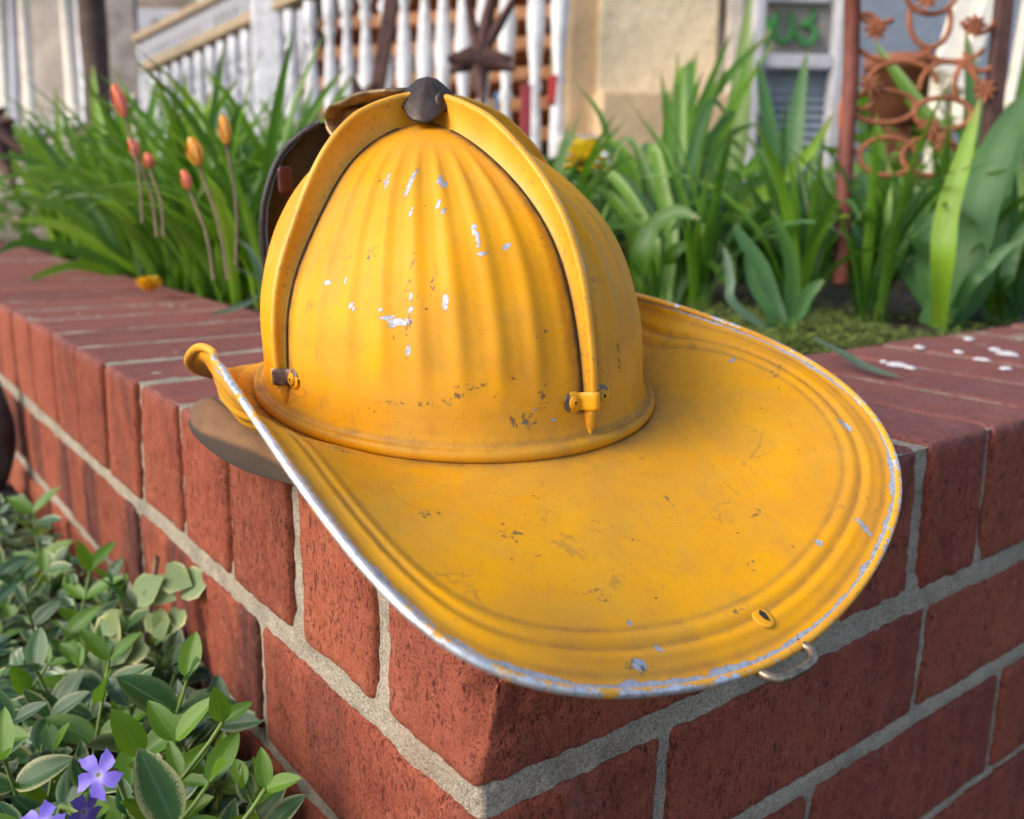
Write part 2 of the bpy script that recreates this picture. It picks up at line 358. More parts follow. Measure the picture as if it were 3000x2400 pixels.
# right arm rowlocks
RT = [.2045, .2715, .3385, .4060, .4800, .5560]; RB = [.2045, .2785, .3440, .4120, .4820, .5560]; RJ = [.009, .0085, .0065, .0055, .006, .006]
while RT[-1] < 1.9: RT.append(RT[-1]+.0765); RB.append(RT[-1]); RJ.append(.0055)
for i in range(len(RT)-1):
    a0, a1 = RT[i]+RJ[i]/2, RT[i+1]-RJ[i+1]/2; b0, b1 = RB[i]+RJ[i]/2, RB[i+1]-RJ[i+1]/2
    y0 = rng.normal(0, .0008)+(.0015 if i == 0 else 0); near = i < 3
    zt = [.0, .0025, .0010][i] if i < 3 else rng.normal(.001, .0007)
    brick((b0, y0, -HB+.004), (b1, y0, -HB+.004), (a1, y0, zt), (a0, y0, zt), (0, .199, 0), .0042, 26 if near else 4, 30 if near else 4,
          flash=[.9, .7, .35][i] if i < 3 else .4, maroon_shade=.85+.1*rng.random(), amp=.0012 if near else .0005, nd=14 if near else 3)
# running courses below: left face
def course_left(z1, z0, joints, dens):
    for i in range(len(joints)-1):
        a, b = joints[i], joints[i+1]; x0 = rng.normal(.0005, .0006); near = dens and a < .6
        brick((x0, b-.004, z0), (x0, a+.004, z0), (x0, a+.004, z1), (x0, b-.004, z1), (.09, 0, 0), .0032, 40 if near else 4, 16 if near else 3,
              flash=float(rng.choice([.15, .7, .9])), maroon_shade=.0, amp=.0010 if near else .0004, nd=3)
def course_right(z1, z0, joints, dens):
    for i in range(len(joints)-1):
        a, b = joints[i], joints[i+1]; y0 = rng.normal(.0008, .0007); near = dens and a < .5
        brick((a+.0032, y0, z0), (b-.0032, y0, z0), (b-.0032, y0, z1), (a+.0032, y0, z1), (0, .09, 0), .0032, 40 if near else 4, 16 if near else 3,
              flash=float(rng.choice([.45, .8, 1.])), maroon_shade=.75+.25*rng.random(), amp=.0011 if near else .0004, nd=3)
zz = -HB-.0055; hc = .0685
lj = [[.188+.2*k for k in range(11)], [.0865+.1975*k for k in range(11)]]
rj = [[.0945+.2015*k for k in range(9)], [.2035+.1985*k for k in range(9)]]
for c in range(9):
    z1 = zz-c*.0755; z0 = z1-hc
    if c == 0: z0, z1 = -.1535, -.0905
    L_, R_ = lj[c % 2], rj[c % 2]
    course_left(z1, z0, L_, c < 3); course_right(z1, z0, R_, c < 3)
    # the quoin brick of the course shows on both faces
    ex, ey = R_[0]-.004, L_[0]-.004
    brick((0, 0, z0), (ex, 0, z0), (ex, 0, z1), (0, 0, z1), (0, ey, 0), .0038, 36 if c < 3 else 4, 18 if c < 3 else 3, flash=.5, maroon_shade=.45, amp=.0011 if c < 3 else .0004, nd=24 if c < 3 else 4)
# mortar: uneven sheets a few millimetres behind the faces, in one body
def mortar():
    parts = []
    def sheet(fn, n, m): parts.append(([fn(i/(n-1), j/(m-1)) for i in range(n) for j in range(m)], grid(n, m)))
    def amp(p): return .0009*noise.fractal(Vector(p*170), 1, 2, 4)+.0010*noise.noise(Vector(p*30))
    def wrap(u, v):              # one sheet: down the left face, round the corner, along the right face
        z = -.0010-v*.78; rc = .0022; o = .0035; bedL = bedR = abs(z+HB-.001) < .010
        q = (u-.5)*2; a = min(abs(q)/.985, 1)
        if q < -.02: y = o+rc+(abs(q)-.02)**1.7*2.3; p = np.array([o, y, z]); n = np.array([-1., 0, 0])
        elif q > .02: x = o+rc+(q-.02)**1.7*2.05; p = np.array([x, o, z]); n = np.array([0, -1., 0])
        else: t = (q/.02+1)*PI/4; n = np.array([-math.cos(t), -math.sin(t), 0]); p = np.array([o+rc, o+rc, z])+n*rc
        if abs(q) < .12 and z > -HB+.007: p = p-n*.022*min(1, (z+HB-.007)/.003)
        return p+n*(amp(p)+(.0013 if bedL or (abs(z+.157) < .0055 and q > 0) else 0))
    def top1(u, v): p = np.array([.0024+v*.191, .003+u**1.5*2.2, -.0010]); p[2] += amp(p)*.7; return p
    def top2(u, v): p = np.array([.003+u**1.5*1.95, .0024+v*.191, -.0008]); p[2] += amp(p)*.7; return p
    def in1(u, v): return np.array([.196, .19+u*2.0, -.003-v*.77])
    def in2(u, v): return np.array([.19+u*1.75, .196, -.003-v*.77])
    sheet(wrap, 640, 240); sheet(top1, 240, 50); sheet(top2, 240, 50); sheet(in1, 3, 3); sheet(in2, 3, 3)
    V, F = join(parts); return obj('mortar', V, F, MM, WALL)
mortar()
# pale droppings dried on the top of the right arm
M_WHITE = simple('chalky_white', (.62, .60, .60), .9, .3, 300)
for px, py, wpx, asp in [(1888, 767, 46, .45), (1915, 774, 22, .6), (1937, 731, 22, .6), (2041, 714, 20, .7), (2017, 741, 18, .6), (2120, 744, 52, .45), (2098, 736, 26, .5), (2064, 757, 30, .45), (2120, 776, 26, .4), (1749, 803, 16, .5), (1862, 762, 16, .5), (1838, 905, 14, .8), (556, 816, 18, .7)]:
    p = on_plane(px, py, 2, .0022); d = np.dot(p-CAM, CF); r0 = wpx/PX*d/2; V = [(p[0], p[1], .0034)]; n = 26
    e1 = np.array([CR[0], CR[1]]); e1 /= np.linalg.norm(e1); e2 = np.array([-e1[1], e1[0]]); st = random.random()*9
    for ring, (rr, z) in enumerate(((.6, .0032), (1., .0018))):
        for q in range(n):
            t = 2*PI*q/n; k = 1+.5*noise.noise(Vector((math.cos(t)*1.3, math.sin(t)*1.3, st)))+.18*noise.noise(Vector((math.cos(t)*5, math.sin(t)*5, st)))
            o2 = e1*math.cos(t)*r0*rr*k+e2*math.sin(t)*r0*rr*k*(asp*2.2); V.append((p[0]+o2[0], p[1]+o2[1], z))
    F = [(0, 1+q, 1+(q+1) % n) for q in range(n)]+[(1+q, 1+n+q, 1+n+(q+1) % n, 1+(q+1) % n) for q in range(n)]
    obj('dried_splash', V, F, M_WHITE, WALL)

# ================================================================== ground and planter soil
M_SOIL = simple('dark_soil', (.045, .030, .020), .95, .5, 60, 0, 1, .004)
def sheet(name, x0, x1, y0, y1, z, n, amp, mat, **k):
    V = [(x, y, z+amp*noise.fractal(Vector((x*7, y*7, 0)), 1, 2, 4)) for x in np.linspace(x0, x1, n) for y in np.linspace(y0, y1, n)]
    return tag(obj(name, V, grid(n, n), mat), **k)
sheet('ground', -40, 60, -40, 60, -.78, 60, .02, M_SOIL, kind='structure', label='dark soil beyond the wall')
sheet('planter_soil', .19, 2.15, .19, 2.15, -.012, 120, .006, M_SOIL, kind='structure', label='dark planter soil behind the brick wall')

# ================================================================== the helmet
HC = np.array([.081534, .136836, .0318]); _yw, _pt, _rl = -1.560812, .087719, .06488
def Rz(a): c, s = math.cos(a), math.sin(a); return np.array([[c, -s, 0], [s, c, 0], [0, 0, 1]])
def Ry(a): c, s = math.cos(a), math.sin(a); return np.array([[c, 0, s], [0, 1, 0], [-s, 0, c]])
def Rx(a): c, s = math.cos(a), math.sin(a); return np.array([[1, 0, 0], [0, c, -s], [0, s, c]])
HR = Rz(_yw)@Ry(_pt)@Rx(_rl)
HEL = empty('fire_helmet', label='worn yellow ribbed metal fire helmet with a long rear brim on the brick wall', cat='helmet')
HEL.matrix_world = Matrix([[*HR[0], HC[0]], [*HR[1], HC[1]], [*HR[2], HC[2]], [0, 0, 0, 1]])
def h2w(p): return HR@np.array(p)+HC
def w2h(p): return HR.T@(np.array(p)-HC)
A_, B_, H_, E_, SX, SY, MX = .0954, .0834, .1165, 2.986, .021, -.0015, .5776
def dome(th, t, out=0.):
    """point of the crown at parametric angle th and height fraction t, pushed out along its normal"""
    def P(th, t):
        t = min(max(t, 0), 1); s = max(1-t**E_, 1e-9)**MX*(1+math.exp(-((t-.74)/.24)**2)*(.055*math.cos(th)**2+math.sin(th)**2*(-.060+.030*math.sin(th)))); return np.array([A_*s*math.cos(th)-SX*t**1.5, B_*s*math.sin(th)-SY*t**1.5, H_*t])
    p = P(th, t)
    if out:
        t2 = min(t, .985); dt = P(th, t2+.01)-P(th, t2-.01); dh = P(th+.01, min(t2, .96))-P(th-.01, min(t2, .96)); n = np.cross(dh, dt); n /= np.linalg.norm(n)
        if np.dot(n, p-np.array([0, 0, .03])) < 0: n = -n
        p = p+n*out
    return p
def sst(a, b, x): x = min(max((x-a)/(b-a), 0), 1); return x*x*(3-2*x)
CHIPS = [(-46.6, 95.1, 1.2, 7.0), (-46, 84.6, .75, 2.2), (-34.7, 96.1, 1., 3.), (-33.3, 94.8, 1.13, 1.9), (-36.3, 88.5, 1.05, 2.1), (-35.1, 85.8, .9, 1.6), (-26.4, 80.4, 1, 2.6), (-25.9, 77.7, .9, 2), (-26.1, 75.4, .7, 1.7), (-25.6, 72.1, 2., 1.), (-18, 74.8, 1.5, 1.2), (-57.8, 96.8, .8, 2.6), (-57.6, 93.9, 1.06, 2), (-37.3, 55.6, 1.1, 3.75), (-46.4, 56.7, .9, 1.6), (-46.5, 52.3, .9, 1.4), (-47.7, 37.9, 1.2, 2.3), (-54.7, 51.3, .9, .7), (-53.1, 48.9, 2.7, .75), (-50.7, 47.8, 3, 1.07), (-48.8, 47.3, 3.3, .9), (-47.3, 48.8, 1.9, .6), (-51.8, 46.1, 1.5, .7), (-72.8, 57.6, 1.3, 1), (-66.5, 59.6, .9, 1.4), (-63.7, 51.3, .9, 1.3), (-62.9, 50.1, .9, .7), (-16.6, 15.9, .73, .55), (-19.3, 11.5, 1.2, .74), (-11.3, 11, 1.05, .74)]
STAINS = [(-46.5, 64, .8, 7), (-47.4, 45, .8, 8), (-40, 63, .8, 4), (-33, 26, 4.5, 1.2), (-37, 22, 3.5, 1.2), (-41, 19, 3, 1.), (-47, 18, 9, .5), (-20, 12, 6, 3), (-14, 20, 2, 5), (8, 60, 1, 3), (-60, 70, 1.2, 2), (-12, 45, 1, 1), (14, 30, .6, 4)]
def ell(c, p, rx, ry, ax):      # signed-ish distance in mm to an ellipse lying on the surface; ax = across direction
    d = (p-c)*1000; a = np.dot(d, ax); b = math.sqrt(max(np.dot(d, d)-a*a, 0)); k = math.hypot(a/rx, b/ry); return (k-1)*min(rx, ry)
def crown():
    NT, NA = 230, 720; T = []
    for i in range(NT): T.append(math.sin(.5*PI*(i/(NT-1)))**1.0)
    prof = [(.0036, -.0030), (.0048, -.0024), (.0055, -.0012), (.0057, .0002), (.0054, .0014), (.0046, .0022), (.0036, .0024), (.0028, .0022), (.0021, .0025), (.0014, .0036), (.0008, .0055), (.0004, .0080), (.0001, .0110)]
    V = []; 
    for off, z in prof:
        t = max(z, 0)/H_
        for a in range(NA): th = 2*PI*a/NA; p = dome(th, t); r = np.array([p[0], p[1], 0]); r /= np.linalg.norm(r); q = p+r*off; q[2] = z; V.append(q)
    rows = len(prof); t0 = .0125/H_
    for i in range(NT):
        t = t0+(1-t0)*T[i]; wdw = sst(.10+.03*math.sin(th*7), .36, t)*(1-sst(.82, .95, t))
        for a in range(NA):
            th = 2*PI*a/NA; ph = math.degrees(th) % 90; fl = (.5-.5*math.cos(2*PI*ph/90*9))**1.7; edge = sst(3, 9, ph)*(1-sst(81, 87, ph))
            V.append(dome(th, t, (.00115*fl+.0007*noise.noise(Vector((math.cos(th)*3, math.sin(th)*3, t*4))))*wdw*edge+.0002*noise.noise(Vector((math.cos(th)*5, math.sin(th)*5, t*5)))) if wdw*edge > 0 else dome(th, t)); 
    rows += NT
    F = grid(rows, NA, False, True)
    me = mesh('crown', V, F, MP); P = np.array(V)
    chip = np.full(len(V), 9.); stain = np.full(len(V), 9.)
    for lst, arr in ((CHIPS, chip), (STAINS, stain)):
        for deg, z, rx, ry in lst:
            th = R(deg); t = z/1000/H_; c = dome(th, t); ax = dome(th+.02, t)-dome(th-.02, t); ax /= np.linalg.norm(ax)
            up = dome(th, min(t+.01, 1))-dome(th, t-.01); up /= np.linalg.norm(up)
            d = (P-c)*1000; k = np.hypot(d@ax/rx, d@up/ry)+np.abs(d@np.cross(ax, up))*.1; arr[:] = np.minimum(arr, (k-1)*min(rx, ry))
    attr(me, 'chip', chip); attr(me, 'stain', stain)
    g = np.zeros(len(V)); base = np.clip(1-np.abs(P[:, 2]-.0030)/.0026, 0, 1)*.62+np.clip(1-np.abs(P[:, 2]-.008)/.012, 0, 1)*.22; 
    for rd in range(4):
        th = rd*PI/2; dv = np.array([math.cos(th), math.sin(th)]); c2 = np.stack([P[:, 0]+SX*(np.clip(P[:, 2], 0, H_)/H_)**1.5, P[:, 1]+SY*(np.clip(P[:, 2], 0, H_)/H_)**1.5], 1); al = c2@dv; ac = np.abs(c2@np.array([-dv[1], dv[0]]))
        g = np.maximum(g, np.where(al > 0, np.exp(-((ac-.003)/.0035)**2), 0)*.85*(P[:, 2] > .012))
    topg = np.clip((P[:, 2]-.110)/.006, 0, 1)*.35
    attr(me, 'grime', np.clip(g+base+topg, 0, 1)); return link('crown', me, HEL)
crown()
# rim of the brim: angle, radius (mm), height (mm)
RIM = [(-180, 150, -30), (-162, 142, -26), (-147, 131, -14), (-134, 125, -2), (-126, 122.5, 8), (-119, 115.5, 17), (-111, 110, 22.5), (-101, 106.5, 24.5), (-81, 116.5, 28.5), (-68.6, 130.5, 29.5), (-60.6, 140.8, 24.1), (-55.6, 149.3, 19.1), (-51.5, 157.7, 14.3), (-46.8, 168.4, 7.9), (-43.1, 178.5, 2.2), (-39.9, 187.9, -2.7), (-36.4, 198.2, -8.3), (-33.5, 204.2, -13.1), (-30.6, 206.7, -17.6), (-27.2, 206.4, -22.8), (-23.1, 203.7, -28.9), (-18.1, 199.3, -35.2), (-12.4, 195.3, -41.1), (-6, 193.4, -45.2), (.3, 193.3, -46.5), (6.8, 194.3, -44.8), (13.5, 196.1, -40.1), (19.2, 198.2, -33.9), (25.1, 199.9, -26.1), (30, 200.6, -18.6), (34.8, 198.1, -10.9), (39.5, 193, -3.3), (44.2, 184.6, 3.9), (48.6, 174.2, 10.3), (54.1, 157.8, 17.4), (59, 140.5, 22.7), (65.5, 120.7, 27.8), (76, 108, 30), (90, 106, 29), (105, 108, 26), (120, 116, 16), (134, 125, -2), (147, 131, -14), (162, 142, -26), (180, 150, -30)]
_ra = np.array(RIM, float)
_xs = np.linspace(-180, 180, 1441)
def _sm(y, k=30):
    yy = np.concatenate([y[-k-1:-1], y, y[1:k+1]]); w_ = np.hanning(2*k+1); w_ /= w_.sum(); return np.convolve(yy, w_, 'same')[k:-k]
_rr = _sm(np.interp(_xs, _ra[:, 0], _ra[:, 1])); _rz = _sm(np.interp(_xs, _ra[:, 0], _ra[:, 2]))
def rim(deg):
    deg = (deg+180) % 360-180; r = np.interp(deg, _xs, _rr)/1000; z = np.interp(deg, _xs, _rz)/1000; t = R(deg); return np.array([r*math.cos(t), r*math.sin(t), z])
BCH = [(127.4, -63.6, 0, 0), (179.1, -44.1, 1.26, 1.5), (182.7, -56.3, 2.7, 1.6), (168.9, -47.1, .95, 1.), (139.8, 111.2, 1.4, 4.2), (176.7, 73.2, 1.1, 4.), (171.6, 51.3, 1.3, 1.6), (78.5, 107.7, 1.4, 1.1), (63.5, -95.8, .9, .8)]
BST = [(127.4, -63.6, 4.4, 3.3), (158.7, -49.2, 2.6, 1.1), (155.5, -53, 3.4, .6), (98.6, 114.2, 3.2, 1.8), (128.2, 10.1, .6, 2.6), (182.7, -56.3, 5, 2.2), (176.9, -2.2, 3, .6), (137.9, -60.6, 1, 1), (110, -84, 6, 2), (62, -93, 8, 4), (150, 40, 3, 1), (165, 20, 2, .7)]
def brim():
    NU, NA = 110, 1080; V = []; chip = []; dr = []
    us = [1-(1-i/(NU-1))**1.25 for i in range(NU)]
    for a in range(NA):
        deg = -180+360*a/NA; Rp = rim(deg); psi = math.atan2(Rp[1]/B_, Rp[0]/A_)
        b = dome(psi, 0); rr = np.array([b[0], b[1], 0]); rr /= np.linalg.norm(rr); Bp = b+rr*.0046; Bp[2] = -.0024
        wf = max(0, 1-abs(deg+92)/38) if deg > -92 else max(0, 1-abs(deg+92)/36); wf = smooth01(wf*1.3)
        wr = max(0, 1-abs(deg-92)/36); wf = max(wf, smooth01(wr*1.3))
        rd = Rp-Bp; rh = np.array([Rp[0], Rp[1], 0]); rh /= np.linalg.norm(rh)
        C1 = (Bp+Rp)/2+np.array([0, 0, 1.])*(.0030); C1 = C1*(1-wf)+wf*(np.array([Rp[0], Rp[1], 0])+rh*.0035+np.array([0, 0, min(Rp[2]*.35, .008)-.006]))
        L = np.linalg.norm(Rp-Bp); last = None; col = []
        for u in us: col.append((1-u)**2*Bp+2*u*(1-u)*C1+u*u*Rp)
        seg = [0]
        for i in range(1, NU): seg.append(seg[-1]+np.linalg.norm(col[i]-col[i-1]))
        tot = seg[-1]
        for i, p in enumerate(col):
            d = tot-seg[i]; q = p.copy(); dd = d*1000; fade = min(1, seg[i]/.012); wgt = fade*(1-.35*wf)
            h = 1.25*math.exp(-((dd-11)/2.1)**2)+1.25*math.exp(-((dd-18)/2.3)**2)-.5*math.exp(-((dd-14.5)/1.2)**2)-.8*math.exp(-((dd-4.2)/2.2)**2)
            h += .9*math.exp(-((dd-22)/2.5)**2)*0
            t_ = (col[min(i+1, NU-1)]-col[max(i-1, 0)]); t_ /= np.linalg.norm(t_); tg = np.array([-math.sin(R(deg)), math.cos(R(deg)), 0]); n = np.cross(tg, t_)*-1; n = n if n[2] > 0 or wf > .4 else -n; n /= np.linalg.norm(n)
            q += n*h/1000*wgt*.62
            q[2] += .0005*noise.noise(Vector(p*18))*fade
            V.append(q); dr.append(dd)
    F = grid(NA, NU, True, False); me = mesh('brim', V, F, MP); P = np.array(V); dr = np.array(dr)
    chip = np.full(len(V), 9.); stain = np.full(len(V), 9.)
    for lst, arr in ((BCH, chip), (BST, stain)):
        for x, y, rx, ry in lst:
            if not rx: continue
            k = np.hypot((P[:, 1]*1000-y)/rx, (P[:, 0]*1000-x)/ry); arr[:] = np.minimum(arr, (k-1)*min(rx, ry))
    ang = np.degrees(np.arctan2(P[:, 1], P[:, 0])); edgew = np.interp(ang, [-120, -100, -75, -50, -35, -20, -8, 5, 18, 28, 40, 55, 70], [.0, .5, 1.0, 1.4, 2.6, 3.0, 2.6, .8, 1.6, 1.4, .8, 1.4, .3])
    nz = np.array([noise.noise(Vector((x*.11, 0, 3)))+.6*noise.noise(Vector((x*.55, 0, 7))) for x in np.arange(-180, 180, .25)]); en = np.interp(ang, np.arange(-180, 180, .25), nz)
    chip = np.minimum(chip, dr-.9-edgew*(.5+1.6*np.clip(en+.1, -.3, 1)))
    attr(me, 'chip', chip); attr(me, 'stain', stain)
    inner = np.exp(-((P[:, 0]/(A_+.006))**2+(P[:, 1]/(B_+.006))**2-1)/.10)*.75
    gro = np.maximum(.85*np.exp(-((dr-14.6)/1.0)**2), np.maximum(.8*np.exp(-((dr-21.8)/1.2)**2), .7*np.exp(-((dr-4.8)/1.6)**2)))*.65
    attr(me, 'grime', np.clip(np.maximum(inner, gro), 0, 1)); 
    o = link('brim', me, HEL); m = o.modifiers.new('thick', 'SOLIDIFY'); m.thickness = .0011; m.offset = -1 if me.polygons[NU//2].normal.z > 0 else 1
    # rolled edge
    NB = 12; pts = [rim(-180+360*a/NA) for a in range(NA)]; V = []; wear = []; OO = []
    for a in range(NA):
        p = pts[a]; t = pts[(a+1) % NA]-pts[a-1]; t /= np.linalg.norm(t); i_ = np.array(me.vertices[a*NU+NU-9].co); o_ = p-i_; o_ -= t*np.dot(o_, t); OO.append(o_/np.linalg.norm(o_))
    OO = np.array(OO); ker = np.hanning(41); ker /= ker.sum(); OO = np.stack([np.convolve(np.concatenate([OO[-20:, i], OO[:, i], OO[:20, i]]), ker, 'valid') for i in range(3)], 1)
    for a in range(NA):
        deg = -180+360*a/NA; p = pts[a]; t = pts[(a+1) % NA]-pts[a-1]; t /= np.linalg.norm(t); o_ = OO[a]-t*np.dot(OO[a], t); o_ /= np.linalg.norm(o_); n = np.cross(o_, t)
        rad = .00155+.0004*smooth01(1-abs(deg+116)/26); c = p+o_*rad*.55-n*rad*.45
        wv = np.interp(deg, [-180, -128, -112, -98, -70, -30, -8, 5, 25, 60, 90, 180], [-.1, .10, .28, .48, .62, .62, .56, .30, .58, .50, .28, .2])
        for k in range(NB): q = 2*PI*k/NB; V.append(c+rad*(math.cos(q)*o_+math.sin(q)*n)); wear.append(wv+.12*math.cos(q))
    me2 = mesh('rolled_edge', V, grid(NA, NB, True, True), ME); attr(me2, 'wear', wear); link('rolled_edge', me2, HEL)
brim()
# four raised combs
def comb(th0, label=None):
    n = 90; ts = np.linspace(.10, .997, n); V = []; wear = []; prof = []
    for i, t in enumerate(ts):
        H = np.interp(t, [.10, .16, .35, .6, .8, .93, 1], [.0036, .0050, .0062, .0086, .0118, .0142, .0130]); half = .0021
        p0 = dome(th0, t); p1 = dome(th0, t, .001); nn = (p1-p0)/.001
        ax = dome(th0+.02, min(t, .93))-dome(th0-.02, min(t, .93)); ax /= np.linalg.norm(ax)
        if t > .9: ax = np.array([-math.sin(th0), math.cos(th0), 0])
        nn = nn-ax*np.dot(nn, ax); nn /= np.linalg.norm(nn)
        sec = [(-2.6, -.3), (-1.6, .5), (-1.35, H*1000*.45), (-1.5, H*1000-2.6), (-2.05, H*1000-1.7), (-2.0, H*1000-.7), (-1.2, H*1000-.1), (0, H*1000+.15), (1.2, H*1000-.1), (2.0, H*1000-.7), (2.05, H*1000-1.7), (1.5, H*1000-2.6), (1.35, H*1000*.45), (1.6, .5), (2.6, -.3)]
        for a, b in sec:
            V.append(p0+ax*a*.84/1000+nn*b/1000); top = b > H*1000-1.2; side = (a < -.8 and b > H*1000-2.0) if abs(th0+PI/2) < .1 else (a > .8 and b > H*1000-2.4)
            wear.append((np.interp(t, [.1, .3, .45, .7, .9, 1], [-.2, .25, .70, .85, .75, .3]) if side and top else -.1) if b > H*1000-2.4 else -.5)
    m = 15; F = grid(n, m)+[tuple(range(m))[::-1], tuple((n-1)*m+i for i in range(m))]
    me = mesh('comb', V, F, ME); attr(me, 'wear', wear); o = link('comb', me, HEL)
    if label: o['label'] = label
    for sd in (-1, 1):
        Vs = []
        for i, t in enumerate(np.linspace(.17, .975, 60)):
            p0 = dome(th0, t, .0005); ax = dome(th0+.02, min(t, .93))-dome(th0-.02, min(t, .93)); ax /= np.linalg.norm(ax)
            if t > .9: ax = np.array([-math.sin(th0), math.cos(th0), 0])
            wv = .0008+.0005*noise.noise(Vector((t*30, sd, th0))); Vs += [p0+ax*sd*.0024, p0+ax*sd*(.0030+wv)]
        link('seam', mesh('seam', Vs, grid(60, 2), M_SEAM), o)  # thin dark strips along both sides of the comb, for its gap
    # pointed foot below the clamp
    pts = [dome(th0, t, .0012) for t in (.12, .095, .07, .045, .022)]; V, F = tube(pts, [.0022, .0024, .0021, .0015, .0003], 10); me = mesh('comb_foot', V, F, ME); attr(me, 'wear', [-.35]*len(V)); link('comb_foot', me, o)
for t0, lb in ((0, 'yellow comb ridge down the back of the crown, edge worn to bare metal'), (-PI/2, 'yellow comb ridge down the left side of the crown'), (PI/2, None), (PI, None)): comb(t0, lb)
# clamps holding the comb feet
def clamp(th0):
    na, nb = 49, 13; tc = .145; V = []; c0 = dome(th0, tc); wear = []
    for i in range(na):
        s = -11.5+23*i/(na-1); lobe = 4.2*math.sqrt(max(0, 1-((abs(s)-7.2)/4.4)**2)) if abs(s) > 5.2 else 0; hw = max(lobe, 3.4 if abs(s) < 5.6 else 0, .15)
        for j in range(nb):
            v = (-1+2*j/(nb-1))*hw; th = th0+s/1000/(A_ if abs(math.cos(th0)) < .5 else B_)*1.03; t = tc+v/1000/H_*1.03
            hump = 5.4*math.exp(-(abs(s)/3.1)**3); edge = .9*(1-(abs(v)/hw)**6) if hw > .2 else 0
            V.append(dome(th, t, (.2+hump+edge)/1000)); wear.append(.62 if s > .8 and s < 5.5 else (.5 if s < -9 or (s > 6 and v > 1.5) else -.3))
    F = grid(na, nb); me = mesh('comb_clamp', V, F, M_CLAMP); attr(me, 'wear', wear); o = link('comb_clamp', me, HEL)
    for s in (-7.3, 7.3):
        th = th0+s/1000/(A_ if abs(math.cos(th0)) < .5 else B_)*1.03; Vr = []; n = 20
        base = dome(th, tc); nn = dome(th, tc, .001)-base; nn /= np.linalg.norm(nn); ax = dome(th+.02, tc)-dome(th-.02, tc); ax /= np.linalg.norm(ax); up = np.cross(nn, ax)
        for rr, h in ((2.5, .9), (2.35, 1.6), (1.8, 1.95), (.6, 2.1)):
            for k in range(n): q = 2*PI*k/n; Vr.append(base+(ax*math.cos(q)+up*math.sin(q)*1.15)*rr/1000+nn*h/1000)
        Fr = grid(4, n, False, True)+[tuple(3*n+k for k in range(n))]; mr = mesh('rivet', Vr, Fr, MP)
        for nm in ('chip', 'stain'): attr(mr, nm, [9.]*len(Vr))
        attr(mr, 'grime', [.3]*n+[.0]*(3*n)); link('rivet', mr, o)
def clamp_mat():
    m = M('chipped_clamp'); k = m.math('ADD', m.attr('wear'), m.math('MULTIPLY', m.math('SUBTRACT', m.noise(420, 4, .7), .5), 1.1)); k2 = m.math('MULTIPLY', m.math('SUBTRACT', k, .28), 30, clamp=True)
    c = m.mix(k2, (.78, .37, .006), m.ramp(m.noise(350, 3, .6), [(.35, (.045, .032, .028)), (.65, (.20, .13, .10))]))
    return m.set(color=c, rough=.42, normal=m.bump(m.math('MULTIPLY', k2, -1), .6, .0006))
M_CLAMP = clamp_mat()
for t0 in (0, -PI/2, PI/2, PI): clamp(t0)
# top cap, folded dark plate over the crossing of the combs
def cap():
    c = dome(0, 1); cx, cy = c[0], c[1]; n = 48; V = [(cx, cy, c[2]+.0190)]; F = []
    rings = [(.22, .0202), (.5, .0175), (.8, .0135), (1., .0105), (1.02, .0093), (.9, .0088)]
    for rr, z in rings:
        for k in range(n):
            q = 2*PI*k/n; l = .5+.5*math.cos(4*(q-PI/4)); r = (.0145+.0050*l)*rr; zz_ = z-.0016-.0078*l*rr**1.5-(.0018*(1-l)*rr)+.0004*math.sin(q*13)*rr; V.append((cx+r*math.cos(q)*1.15, cy+r*math.sin(q), c[2]+zz_))
    F += [(0, 1+k, 1+(k+1) % n) for k in range(n)]
    F += [tuple(1+i for i in f) for f in grid(len(rings), n, False, True)]
    o = obj('top_cap', V, F, M_DARKMETAL, HEL)
    d = np.array([.86, -.10, .35]); d /= np.linalg.norm(d); ax = np.cross(d, [0, 0, 1]); ax /= np.linalg.norm(ax); up = np.cross(ax, d); b = np.array([cx+.0150, cy-.0010, c[2]+.0088])
    V = []; m = 16
    for rr, h in ((4.6, -1), (4.6, .6), (3.4, 1.1), (1.3, 1.0), (1.1, .2)):
        for k in range(m): q = 2*PI*k/m; V.append(b+(ax*math.cos(q)+up*math.sin(q))*rr/1000+d*h/1000)
    obj('eyelet', V, grid(5, m, False, True), M_DARKMETAL, o)
cap()
# bracket that carries the front piece, and the leather front piece itself
def bracket():
    c = dome(0, 1); P = [np.array([c[0]-.008, -.004, c[2]+.0125]), np.array([c[0]-.03, -.006, c[2]+.0105]), np.array([-.070, -.004, c[2]+.0065]), np.array([-.084, -.003, c[2]+.0045]), np.array([-.089, -.003, c[2]+.000]), np.array([-.088, -.003, c[2]-.006]), np.array([-.083, -.003, c[2]-.010])]
    pts = catmull(P, 40); V = []
    for p in pts:
        for y, z in ((-.011, -.0012), (-.012, 0), (-.011, .0012), (0, .0016), (.011, .0012), (.012, 0), (.011, -.0012), (0, -.0006)): V.append(p+np.array([0, y, z]))
    F = grid(len(pts), 8, False, True)+[tuple(range(8)), tuple((len(pts)-1)*8+i for i in range(8))]
    o = obj('front_bracket', V, F, M_BRASS, HEL)
    V, F = box((-.078, -.003, c[2]-.004), (.022, .006, .017)); bevel(obj('bracket_post', V, F, M_BRASS, o, False), .001)
bracket()
